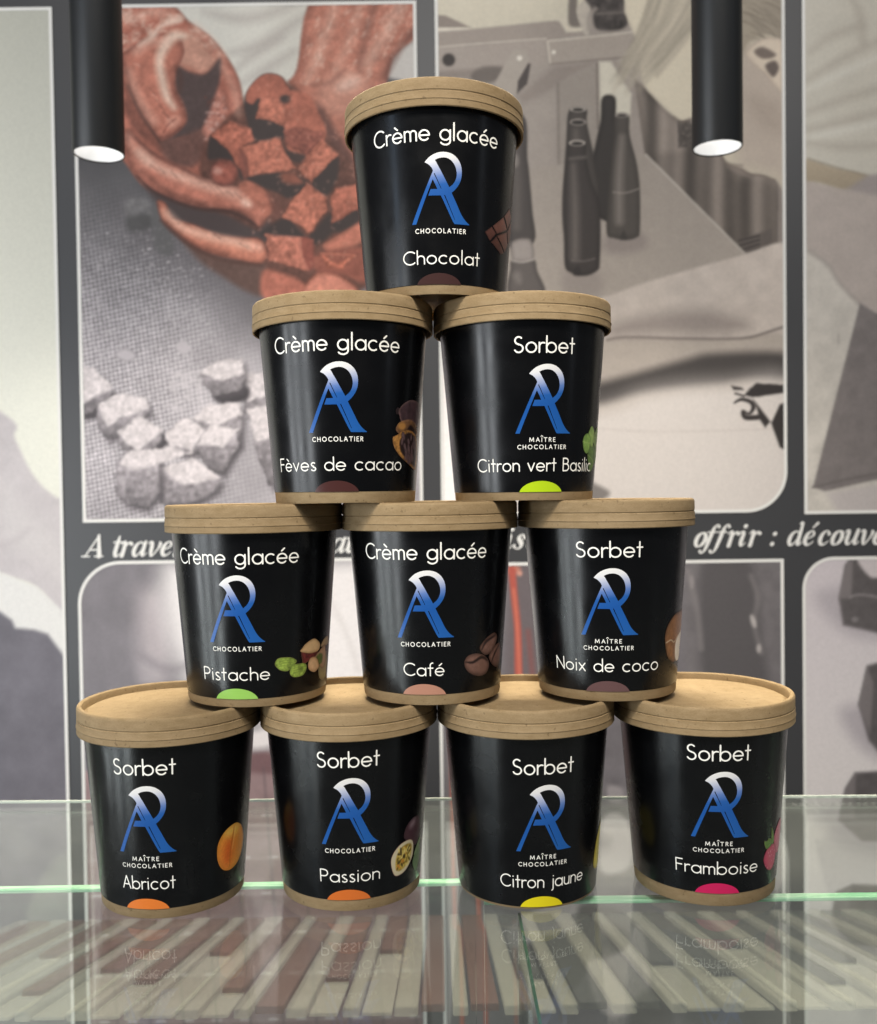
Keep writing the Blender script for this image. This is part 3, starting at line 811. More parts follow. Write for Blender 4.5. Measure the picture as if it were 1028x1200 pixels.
    p.line([(861, 472), (869, 468), (880, 471), (883, 478), (878, 485), (871, 482), (874, 489), (888, 489)], [2, 4, 5, 5, 3, 4, 6, 6], bk, 1.2, 1)
    p.poly([(883, 468), (891, 478), (903, 494), (897, 501), (890, 491), (887, 478)], bk, 1.4, 1, False)
    p.poly([(904, 496), (914, 474), (925, 470), (925, 530), (914, 524)], bk, 1.4, 1, False)
    p.poly([(857, 452), (869, 454), (872, 457), (860, 457)], bk, 1.4, 1, False)
    p.line([(862, 461), (872, 464)], 2.5, bk, 1, .9)
    # bottles
    def bottle(outline, base, hl, x_h, wd=7):
        p.poly(outline, base, 1.5, 1, True, edge=tuple(.82 * c for c in base), ew=9)
        ys = [q[1] for q in outline]
        if hl is not None: p.line([(x_h[0], min(ys) + 26), (x_h[1], (min(ys) + max(ys)) / 2), (x_h[1], max(ys) - 22)], [wd * .6, wd, wd], hl, 5, .75)
    p.poly([(660, 318), (702, 318), (704, 345), (664, 350)], (146, 137, 131), 8, .8)
    p.poly([(710, 276), (752, 272), (756, 292), (714, 298)], (140, 131, 126), 7, .8)
    bottle([(597, 138), (616, 140), (618, 183), (620, 200), (624, 247), (626, 283), (597, 288)], (84, 79, 77), (108, 102, 98), (604, 606))
    p.ell(604, 188, 4, 8, (140, 133, 128), 2.5, .8)
    bottle([(706, 114), (721, 114), (722, 140), (728, 160), (727, 250), (700, 252), (693, 200), (699, 165), (704, 140)], (70, 66, 64), None, None)
    bottle([(668, 128), (687, 128), (688, 145), (697, 188), (701, 232), (664, 232), (664, 160)], (84, 79, 76), (120, 113, 108), (675, 676), 5)
    p.ell(677.5, 128, 9, 3.2, (168, 160, 153), 1, 1); p.ell(677.5, 128.3, 6.5, 2, (62, 58, 56), .8, 1)
    p.ell(677.5, 143, 9.5, 4, (158, 150, 144), 1, .9); p.ell(677.5, 143.3, 7.5, 2.6, (66, 62, 60), .8, 1)
    bottle([(721, 135), (737, 135), (738, 158), (746, 190), (750, 222), (750, 270), (746, 278), (735, 281), (720, 279), (711, 272), (713, 226), (717, 180), (720, 158)], (90, 85, 81), (142, 134, 128), (729, 726), 8)
    p.ell(729, 135, 8, 2.6, (150, 142, 136), 1, 1); p.ell(729, 135.3, 5.5, 1.5, (70, 66, 64), .8, 1)
    p.line([(719, 225), (733, 226), (749, 221)], 1.4, (150, 142, 136), 1, .8)
    p.poly([(727, 280), (731, 270), (735, 280)], (72, 68, 66), 1.5, .8)
    bottle([(667, 168), (686, 168), (687, 183), (693, 211), (702, 236), (704, 268), (703, 307), (701, 316), (691, 322), (680, 323), (668, 319), (662, 311), (661, 281), (659, 251), (660, 217), (664, 189)], (76, 71, 69), (122, 115, 110), (672, 674), 9)
    p.ell(676.5, 167.5, 9.5, 3.6, (176, 168, 160), 1, 1); p.ell(676.5, 168, 7, 2.3, (64, 60, 58), .8, 1)
    p.line([(668, 186), (686, 184)], 3, (122, 115, 110), 2, .7)
    p.line([(670, 305), (684, 306), (697, 303)], 1.4, (128, 121, 116), 1, .7)
    p.poly([(672, 322), (677, 311), (682, 322)], (64, 60, 59), 1.5, .8)
    bottle([(601, 303), (625, 303), (630, 318), (638, 345), (597, 345), (598, 316)], (104, 98, 95), (138, 131, 126), (608, 606))
    p.poly([(599, 286), (604, 281), (614, 279), (623, 282), (626, 300), (620, 306), (606, 306), (600, 302)], (150, 142, 137), 1.4, 1, True, edge=(118, 111, 107), ew=6)
    p.line([(600, 305), (612, 307), (625, 304)], 2.2, (176, 168, 162), 1.2, .8)
    p.I = np.clip(152 + (p.I - 152) * 1.22, 20, 250)
    return p.I


def paint_sleeve(U, V):      # leftmost picture
    p = Paint(U, V, (226, 225, 212))
    p.grad((30, 0), (190, 189, 177), (30, 480), (238, 236, 222))  # light falloff down the panel painted into the backdrop colour
    p.poly([(-200, 380), (0, 482), (17, 513), (33, 547), (47, 567), (66, 583), (90, 596), (90, 720), (70, 716), (43, 688), (0, 671), (-200, 600)], (204, 196, 196), 2.5, 1, True, grain=.04, gs=14)
    p.poly([(0, 560), (40, 600), (80, 640), (80, 690), (40, 660), (0, 630)], (214, 207, 205), 16, .7)
    p.line([(0, 640), (20, 632), (34, 620)], 3, (186, 177, 178), 5, .6)
    p.poly([(-200, 606), (0, 671), (43, 688), (80, 722), (90, 800), (-200, 800)], (232, 229, 224), 2, 1, False)
    p.poly([(-200, 690), (0, 717), (14, 727), (18, 736), (40, 738), (56, 743), (64, 754), (80, 775), (90, 790), (90, 1300), (-200, 1300)], (112, 108, 115), 2.5, 1, False, grain=.09, gs=20)
    return p.I


def paint_cloth(U, V):      # top right: apron, belt, folded paper sheet
    p = Paint(U, V, (188, 182, 170))
    p.mul(1 + .06 * fbm(U / 30, V / 30, 3))
    for a in ([(944, 94), (992, 66), (1030, 48)], [(944, 132), (990, 116), (1040, 100)], [(944, 152), (990, 142), (1040, 128)], [(944, 166), (985, 172), (1040, 170)], [(1000, 0), (1008, 18), (1012, 50)], [(950, 60), (975, 42), (1010, 30)]):
        p.line(a, [3, 8, 5], (164, 156, 145), 6, .75)
    for a in ([(944, 106), (990, 84), (1040, 62)], [(944, 162), (990, 152), (1040, 142)]):
        p.line(a, [2, 6, 4], (204, 200, 190), 5, .7)
    p.poly([(930, 205), (950, 212), (996, 223), (1015, 206), (1060, 200), (1200, 200), (1200, 640), (930, 640)], (168, 157, 150), 2, 1, False, grain=.04, gs=14)
    p.poly([(930, 184), (948, 187), (980, 197), (1016, 206), (996, 222), (960, 214), (930, 208)], (160, 146, 126), 2, 1, True, lit=(0, 1, -.15))
    p.line([(948, 186), (980, 196), (1018, 206)], 2, (128, 118, 104), 1.6, .7)
    p.poly([(990, 222), (1015, 206), (1060, 200), (1060, 235)], (146, 137, 134), 4, .8, False)
    p.poly([(930, 286), (947, 293), (970, 309), (984, 331), (1007, 355), (1026, 366), (1060, 380), (1200, 420), (1200, 640), (930, 640)], (188, 181, 172), 2, 1, True, grain=.1, gs=22)
    p.line([(947, 294), (970, 310), (984, 332), (1007, 356)], 3, (140, 131, 126), 3, .7)
    p.line([(983, 392), (983, 402)], 1.6, (142, 134, 129), 1, .7)
    p.poly([(1008, 355), (1026, 366), (1060, 380), (1200, 420), (1200, 540), (1028, 562), (967, 576), (953, 571)], (116, 109, 107), 1.6, 1, False, grain=.08, gs=10)
    p.line([(953, 571), (1028, 555), (1200, 530)], 3, (96, 90, 88), 1.5, .7)
    p.poly([(967, 577), (1060, 560), (1200, 545), (1200, 640), (980, 600)], (172, 163, 163), 5, .6, False)
    return p.I


def paint_moulds(U, V):      # lower left: blurred hand above a tray of brown chocolates
    p = Paint(U, V, (126, 121, 125))
    p.mul(1 + .16 * fbm(U / 22, V / 30, 3))
    p.poly([(160, 700), (190, 690), (205, 740), (196, 800), (165, 790)], (184, 174, 176), 16, .8)
    p.poly([(190, 670), (240, 660), (400, 655), (490, 655), (490, 800), (440, 850), (260, 840), (205, 770)], (232, 226, 224), 22, 1)
    p.poly([(165, 770), (185, 775), (185, 800), (165, 800)], (168, 160, 163), 9, .7)
    p.line([(168, 770), (200, 785), (240, 770)], 7, (132, 126, 130), 6, .6)
    p.line([(385, 700), (405, 740), (420, 785)], 4, (206, 199, 196), 5, .6)
    p.poly([(282, 848), (300, 856), (320, 850), (320, 874), (280, 876)], (222, 214, 212), 5, .9)
    top = [(90, 905), (180, 892), (286, 893), (296, 884), (310, 882), (330, 880), (495, 880), (495, 1300), (90, 1300)]
    p.poly(top, (150, 126, 126), 2.5, 1, False, grain=.12, gs=26)
    p.poly([(288, 885), (318, 882), (330, 905), (290, 905)], (112, 84, 86), 4, .8)
    p.line([(290, 882), (310, 878), (495, 874)], 3, (196, 184, 182), 2.5, .6)
    d = sd_poly(U, V, top)
    for k, y in enumerate((955, 1004, 1046, 1092, 1140, 1194, 1240)):
        p.poly([(95, y + 6), (495, y), (495, y + 26), (95, y + 32)], (128, 98, 99), 5, .55, False, grain=.1, gs=12)
        p.line([(100, y + 5), (300, y + 2), (495, y - 3)], 2.2, (178, 160, 158), 1.6, .5)
        for j in range(12):
            u = 110 + 33 * j + (k % 2) * 8
            p.line([(u, y + 4.4 - .018 * (u - 100)), (u + 9, y + 4.2 - .018 * (u - 100))], 2.4, (222, 214, 210), 1.2, .75)
    for j in range(10):
        u = 128 + 39 * j
        p.line([(u - 14, 900), (u, 1080), (u + 16, 1280)], 2.4, (98, 84, 86), 1.8, .6)
    return p.I


def paint_copper(U, V):      # lower middle: copper pipes, dark robes, a sleeve with a tool
    p = Paint(U, V, (116, 111, 114))
    p.mul(1 + .14 * fbm(U / 30, V / 40, 3))
    p.poly([(800, 650), (925, 650), (925, 830), (800, 830)], (112, 107, 108), 8, .8, False, grain=.1, gs=16)
    p.poly([(822, 650), (878, 650), (896, 760), (900, 830), (830, 830)], (88, 84, 85), 9, .9, True)
    for a, ww in (([(806, 668), (812, 690), (818, 720), (822, 760)], 4), ([(880, 675), (888, 700), (884, 730), (892, 765)], 3)):
        p.line(a, ww, (146, 139, 138), 4, .6)
    p.ell(883, 728, 3, 8, (190, 182, 178), 2, .85, -.3); p.ell(889.5, 760, 2.6, 5, (186, 178, 174), 2, .85); p.ell(811, 682, 2, 7, (160, 152, 150), 2.5, .7)
    p.poly([(640, 655), (700, 655), (700, 830), (632, 830)], (142, 137, 138), 10, .8, False)
    p.poly([(596, 655), (640, 655), (634, 800), (590, 800)], (106, 97, 99), 6, .9, False)
    p.ell(603, 667, 7, 5, (196, 124, 104), 3, .9); p.ell(609, 672, 3, 3, (222, 160, 140), 2, .9); p.ell(592, 668, 4, 5, (206, 120, 100), 2.5, .9)
    p.line([(600, 668), (603, 700), (607, 740), (608, 790), (612, 830)], [9, 8, 8, 9, 8], (176, 88, 76), 1.8, 1)
    p.line([(602, 690), (606, 730), (609, 790)], 2.4, (208, 124, 100), 1.4, .8)
    p.line([(619, 740), (624, 790), (626, 830)], 6, (140, 78, 74), 3, .6)
    # lower half, seen through the glass
    p.poly([(522, 840), (600, 840), (600, 1300), (522, 1300)], (118, 113, 113), 6, .8, False)
    for x in (533, 561):
        p.line([(x - 4, 840), (x - 2, 1000), (x, 1060), (x + 2 if x > 540 else x, 1085), (x + 7, 1100), (x + 9, 1220), (x + 10, 1300)], 5, (176, 92, 76), 1.8, .9)
        p.line([(x - 3, 850), (x - 1, 1060), (x + 7, 1100), (x + 8, 1300)], 1.5, (214, 140, 118), 1.2, .7)
    p.line([(603, 1080), (604, 1130), (606, 1260)], 4, (176, 100, 84), 2, .7)
    p.poly([(628, 850), (745, 850), (745, 1060), (640, 1060)], (112, 107, 110), 8, .9, False, grain=.12, gs=18)
    p.poly([(706, 960), (730, 955), (742, 985), (736, 1018), (704, 1020)], (190, 182, 182), 4, .9)
    p.poly([(712, 920), (730, 924), (730, 940), (714, 940)], (156, 149, 150), 4, .8)
    p.poly([(598, 1085), (640, 1062), (690, 1056), (705, 1080), (680, 1090), (605, 1112)], (172, 163, 163), 4, .9)
    p.poly([(612, 1110), (680, 1092), (690, 1130), (672, 1160), (640, 1170), (616, 1160)], (84, 80, 80), 4, .9)
    p.poly([(680, 1060), (720, 1064), (742, 1080), (735, 1110), (705, 1124), (680, 1100)], (96, 90, 90), 5, .9)
    p.poly([(688, 1132), (712, 1122), (735, 1110), (744, 1084), (756, 1100), (762, 1170), (742, 1188), (706, 1186)], (186, 176, 174), 3, .95, grain=.05)
    p.poly([(745, 1170), (790, 1165), (780, 1250), (730, 1260)], (92, 88, 88), 7, .8)
    p.poly([(790, 1040), (925, 1040), (925, 1300), (800, 1300)], (98, 97, 99), 12, .8, False)
    p.poly([(820, 850), (925, 850), (925, 1040), (815, 1040)], (126, 122, 123), 12, .8, False)
    return p.I


def paint_squares(U, V):      # lower right: dark squares on a pale table
    p = Paint(U, V, (208, 199, 200))
    p.grad((945, 660), (196, 187, 190), (1020, 900), (216, 209, 207))
    def sq(pts, top, sh):
        p.poly(sh, (172, 164, 168), 12, .8)
        p.poly(pts, (92, 87, 87), 2, 1, False, grain=.1, gs=9, edge=(112, 106, 107), ew=6)
        if top: p.poly(top, (124, 117, 117), 2, .9, False)
    sq([(983, 702), (990, 662), (1000, 650), (1100, 650), (1100, 742), (1028, 742), (988, 733)], [(983, 702), (992, 662), (1000, 655), (998, 700)], [(960, 690), (985, 740), (1040, 752), (1100, 750), (1100, 690)])
    p.line([(996, 700), (1012, 697), (1060, 706)], 2.5, (142, 135, 135), 1.4, .8)
    p.poly([(1004, 650), (1040, 650), (1040, 672), (1020, 676)], (206, 196, 196), 2, .9)
    p.ell(1002, 726, 4, 3, (140, 134, 134), 1.5, .7)
    sq([(1006, 826), (1016, 780), (1030, 776), (1110, 790), (1110, 890), (1030, 882), (1018, 868)], [(1006, 826), (1016, 782), (1024, 800), (1020, 860)], [(985, 830), (1010, 880), (1060, 895), (1060, 830)])
    sq([(983, 962), (990, 925), (1002, 905), (1100, 900), (1100, 990), (1010, 986)], [(983, 962), (992, 922), (1003, 907), (1002, 960)], [(960, 950), (985, 990), (1060, 1000), (1060, 950)])
    sq([(974, 1080), (980, 1045), (1000, 1036), (1100, 1040), (1100, 1110), (1000, 1108)], [(974, 1078), (981, 1046), (998, 1040), (994, 1090)], [(955, 1070), (980, 1110), (1060, 1120), (1060, 1070)])
    return p.I


def wx(u, v): return to_wall(u, v)[0]
def wz(u, v): return to_wall(u, v)[1]


PX = 1.04e-3
photo(-1.2, (wx(66, 20) + wx(71, 900)) / 2, -0.85, wz(40, 11), (0, 0, 0, 0), paint_sleeve, 1.08, 0.0018)
photo((wx(93.5, 200) + wx(97, 600)) / 2, (wx(488, 40) + wx(491, 560)) / 2, wz(97, 610), wz(143, 8), (0, 0, 0, 0), paint_hands, 0.98)
photo((wx(515, 60) + wx(517, 560)) / 2, (wx(918, 20) + wx(918.5, 420)) / 2, (wz(870, 598) + wz(810, 599)) / 2, 0.95, (0, 0, .047, 0), paint_bottles, 0.86)
photo((wx(944.5, 10) + wx(943, 590)) / 2, 1.25, wz(945, 600), 0.95, (0, 0, 0, 0), paint_cloth, 0.88, 0.0018)
photo((wx(98, 850) + wx(104, 1180)) / 2, (wx(494.5, 850) + wx(496, 1180)) / 2, -0.75, (wz(240, 658) + wz(170, 660)) / 2, (.05, 0, 0, 0), paint_moulds, 1.0)
photo((wx(519, 850) + wx(521, 1180)) / 2, (wx(918, 680) + wx(916, 1000)) / 2, -0.75, wz(900, 657.5), (0, 0, 0, 0), paint_copper, 0.95)
photo((wx(943.5, 700) + wx(944, 1000)) / 2, 1.25, -0.75, wz(1010, 654.5), (.036, 0, 0, 0), paint_squares, 0.95, 0.0018)

# italic line of writing between the pictures: heavy stems, thin joins, slab ends
SERIF = {
    'A': [[(.0, .03, .06), (.66, 1.5, .07)], [(.62, 1.48, .1), (.98, .06, .17)], [(.2, .5, .055), (.85, .5, .055)], [(-.22, .05, .055), (.3, .05, .055)], [(.66, .05, .055), (1.24, .05, .055)]],
    't': [[(.36, 1.42, .05), (.32, 1.0, .14), (.28, .3, .15), (.36, .07, .12), (.5, .06, .06), (.64, .22, .04)], [(.04, 1.0, .055), (.62, 1.0, .055)]],
    'r': [[(.0, .86, .04), (.12, .98, .07), (.26, .92, .13), (.22, .05, .15)], [(.26, .55, .05), (.42, .86, .07), (.58, .97, .08), (.7, .86, .13)]],
    'a': [[(.72, .85, .06), (.5, .98, .055), (.25, .8, .12), (.14, .42, .15), (.22, .1, .12), (.38, .04, .07), (.6, .3, .05), (.76, .7, .06)], [(.82, 1.0, .11), (.76, .3, .15), (.8, .08, .11), (.92, .08, .05), (1.04, .24, .04)]],
    'v': [[(.02, .86, .04), (.14, .99, .07), (.27, .88, .13), (.3, .4, .14), (.36, .06, .09), (.5, .1, .06), (.74, .5, .07), (.84, .82, .12), (.78, .97, .06)]],
    'e': [[(.2, .46, .04), (.5, .56, .055), (.66, .76, .09), (.58, .95, .07), (.42, .97, .06), (.22, .76, .13), (.14, .4, .155), (.24, .1, .12), (.42, .04, .075), (.6, .14, .05), (.72, .28, .04)]],
    's': [[(.66, .78, .12), (.56, .96, .06), (.38, .96, .07), (.26, .78, .13), (.4, .56, .16), (.54, .36, .15), (.52, .12, .09), (.32, .03, .055), (.12, .12, .06), (.06, .24, .12)]],
    'o': [[(.5, .97, .055), (.26, .8, .13), (.15, .45, .155), (.22, .12, .12), (.4, .03, .06), (.64, .2, .13), (.76, .55, .155), (.68, .87, .12), (.5, .97, .055)]],
    'f': [[(-.18, -.3, .11), (-.1, -.42, .06), (.06, -.36, .07), (.18, -.05, .12), (.3, .6, .15), (.4, 1.2, .12), (.54, 1.46, .06), (.68, 1.48, .06), (.74, 1.36, .11)], [(.08, 1.0, .055), (.66, 1.0, .055)]],
    'i': [[(.0, .86, .04), (.12, .98, .07), (.26, .9, .13), (.2, .3, .15), (.26, .08, .11), (.38, .07, .05), (.5, .24, .04)], [(.28, 1.38, .16), (.281, 1.38, .16)]],
    ':': [[(.2, .12, .16), (.201, .12, .16)], [(.22, .82, .16), (.221, .82, .16)]],
    'd': [[(.7, .85, .06), (.5, .98, .055), (.25, .8, .12), (.14, .42, .15), (.22, .1, .12), (.38, .04, .07), (.6, .3, .05), (.76, .7, .06)], [(.62, 1.48, .05), (.8, 1.5, .1), (.76, .3, .15), (.8, .08, .11), (.92, .08, .05), (1.04, .24, .04)]],
    'c': [[(.68, .76, .12), (.58, .95, .06), (.42, .97, .06), (.22, .76, .13), (.14, .4, .155), (.24, .1, .12), (.42, .04, .075), (.6, .14, .05), (.72, .28, .04)]],
    'u': [[(.0, .86, .04), (.12, .98, .07), (.26, .9, .13), (.22, .35, .15), (.3, .08, .11), (.46, .08, .06), (.66, .36, .05), (.78, .7, .05)], [(.86, 1.0, .13), (.78, .3, .15), (.84, .08, .11), (.96, .08, .05), (1.08, .24, .04)]],
}
SERIF['é'] = SERIF['e'] + [[(.48, 1.2, .05), (.74, 1.52, .11)]]


def mural_text(items, size):
    """items: (letter, design u of its left, design v of the baseline)"""
    allF = None
    us = [i[1] for i in items]; vs = [i[2] for i in items]
    x0, z0 = to_wall(min(us) - 14, max(vs) + 14); x1, z1 = to_wall(max(us) + 34, min(vs) - 34)
    st = 0.0006
    xs = np.arange(x0, x1, st); zs = np.arange(min(z0, z1), max(z0, z1), st)
    X, Z = np.meshgrid(xs, zs); F = np.full(X.shape, 1.0)
    for ch, u, v in items:
        ox, oz = to_wall(u, v)
        y = (Z - oz) / size; x = (X - ox) / size - .26 * y
        m = (x > -.7) & (x < 1.6) & (y > -.8) & (y < 2)
        for s_ in SERIF[ch]:
            P = np.array(s_, float); P[:, 2] *= .9
            if len(P) > 3: P = catmull(P, 5, False)
            F[m] = np.minimum(F[m], sd_stroke(x[m], y[m], P))
    me = contour_mesh('lettering', xs, zs, F, lambda a, b: np.column_stack([a, np.full_like(a, MY - .0004), b]))
    mchild('lettering', me, M_WHITE)


SZ = 17.0 * PX
mural_text([('A', 99.5, 653), ('t', 129, 652.6), ('r', 139, 652.4), ('a', 153, 652.2), ('v', 170.5, 652), ('e', 186.5, 651.7), ('r', 201, 651.5)], SZ)
mural_text([('a', 386, 648), ('t', 402, 647.7)], SZ)
mural_text([('i', 590, 644), ('s', 600.5, 643.6), ('t', 613.5, 643.3)], SZ)
mural_text([('o', 811.5, 641), ('f', 824.5, 640.8), ('f', 836.5, 640.6), ('r', 850, 640.4), ('i', 863.5, 640.2), ('r', 875, 640), (':', 901, 639.6),
            ('d', 921, 639.4), ('é', 939.5, 639.2), ('c', 957, 639), ('o', 971.5, 638.8), ('u', 987, 638.5), ('v', 1005, 638.3), ('e', 1021, 638)], SZ)

# ------------------------------------------------------------------ pendant lamps
M_LENS = mat_emit('lamp_lens', (1.0, 0.98, 0.94), 7.0)
M_REFL = mat_plain('lamp_reflector', (0.9, 0.9, 0.9), 0.25, 0.5)


def pendant(u, v, dia_px, label):
    Yp = 0.36
    a, b = u - 514.0, v - 600.0
    a, b = a * _cr + b * _sr, -a * _sr + b * _cr
    dx, dy, dz = a / FPX, _cp + b / FPX * _sp, _sp - b / FPX * _cp
    t = (Yp + CAM_D) / dy
    x, z = dx * t, CAM_H + dz * t
    R = dia_px / FPX * (Yp + CAM_D) / 2
    e = empty('pendant_lamp', (x, Yp, z))
    tag(e, label, 'pendant lamp', 'tubular pendant lamps above the shelf')
    n = [(R * .93, .0008), (R * .965, 0), (R, .0012), (R, 0.62), (R * .2, 0.623)]
    link('body', lathe('body', n, 64, close=False), M_LAMP, e)
    link('reflector', lathe('reflector', [(R * .935, .0012), (R * .88, .006), (R * .72, .014), (R * .50, .020)], 64, close=False), M_REFL, e)
    link('lens', lathe('lens', [(R * .52, .0195), (R * .3, .0175), (R * .01, .0165)], 64, close=False), M_LENS, e)
    L = bpy.data.lights.new('pendant_spot', 'SPOT'); L.energy = 2.2; L.spot_size = math.radians(125); L.spot_blend = 1.0
    L.shadow_soft_size = R * .7; L.color = (1.0, 0.95, 0.86)
    o = bpy.data.objects.new('pendant_spot', L); C.objects.link(o); o.location = (x, Yp, z - .006)
    o.rotation_euler = (math.radians(14), 0, 0)
    return e


pendant(116, 181.5, 58, 'black tubular pendant lamp hanging in front of the cupped hands picture')
pendant(841, 174, 57, 'black tubular pendant lamp hanging in front of the leaning head picture')

# ------------------------------------------------------------------ glass shelf, panes and rack under it
GT = 0.005
shelf = empty('glass_shelf', (0, 0, 0), -0.021)
tag(shelf, 'clear glass counter shelf that carries the pyramid of tubs', 'glass shelf')
link('glass_sheet', box_mesh('glass_sheet', -0.9, 0.9, -0.5, 0.1405, -GT, 0.0), M_GLASS, shelf)
link('polished_edge', box_mesh('polished_edge', -0.9, 0.9, 0.1407, 0.1420, -0.0020, -0.0002, .0003), M_EDGE_PALE, shelf)


def pane(x0, x1, y, rz, label, hgt=0.30):
    e = empty('glass_partition', ((x0 + x1) / 2, y, -hgt - GT - .0012), rz)
    tag(e, label, 'glass partition')
    hw = (x1 - x0) / 2
    link('sheet', box_mesh('sheet', -hw, hw, -.003, .003, 0, hgt - .0022), M_PANE, e)
    link('green_edge', box_mesh('green_edge', -hw, hw, -.0032, .0032, hgt - .002, hgt, .0006), M_EDGE, e)
    return e


pane(-0.85, 0.018, 0.010, 0.008, 'left upright glass pane whose green edge runs behind the two left bottom tubs')
pane(0.022, 0.85, -0.0135, -0.004, 'right upright glass pane whose green edge runs under the two right bottom tubs')
e = empty('glass_divider', (0.0405, -0.19, -0.3))
tag(e, 'thin dark green glass divider running towards the front under the shelf', 'glass pane')
link('sheet', box_mesh('sheet', -.0006, .0006, -.17, .168, 0, .2885), M_PANE, e)
link('green_edge', box_mesh('green_edge', -.0007, .0007, -.17, .168, .2887, .2905), M_SEAM, e)

stripes = empty('reflection_stripes', (0, 0.127, -0.150))  # sloping strips added to imitate soft shapes reflected in the glass
stripes.rotation_euler = (math.radians(-15), 0, 0)
tag(stripes, 'sloping rack in cream and brown, standing in for reflections in the glass under the tubs', 'reflection rack')
pit = 0.0385
rs = np.random.RandomState(5)
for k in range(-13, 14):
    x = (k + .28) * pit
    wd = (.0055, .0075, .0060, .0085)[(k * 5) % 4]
    link('strip', box_mesh('strip', x - wd, x + wd, 0, .36, .0, .007, .0015), M_CREAM, stripes)
    if abs(k) < 13:
        L = (.13, .06, .19, .09)[(k * 7) % 4]
        link('dark_strip', box_mesh('dark_strip', x + wd + .002, x + pit - .0108, L + .004 if k not in (-1, 0, 2, 3, -4) else .01, .36, .0005, .006, .001), M_BROWN if k < 1 else M_SLATE, stripes)
        if k in (-1, 0, 2, 3, -4): continue
        link('short_strip', box_mesh('short_strip', x + wd + .001, x + pit - .0098, .002, L, .0005, .003, .0006), M_CREAM, stripes)

# ------------------------------------------------------------------ tubs
H_TUB, H_LID = 0.10617, 0.01476
PITCH_Z = H_TUB + 0.00028
R_BASE, R_TOP, R_LID = 0.0379, 0.0452, 0.0489
H_BODY = H_TUB - H_LID


def r_body(v): return R_BASE + (R_TOP - R_BASE) * v / H_BODY


def cone_map(off):
    def f(s, v):
        a = s / 42.0
        vm = v * 1e-3
        R = r_body(vm) + off
        return np.column_stack([R * np.sin(a), -R * np.cos(a), vm])
    return f


# -- round geometric lettering: monoline strokes, capital height 1
XH, SW = 0.655, 0.090


def arc(cx, cy, rx, ry, a0, a1, n=18):
    t = np.radians(np.linspace(a0, a1, n)); return [(cx + rx * math.cos(q), cy + ry * math.sin(q)) for q in t]


_h = SW / 2
_r = XH / 2 - _h
_cy = XH / 2


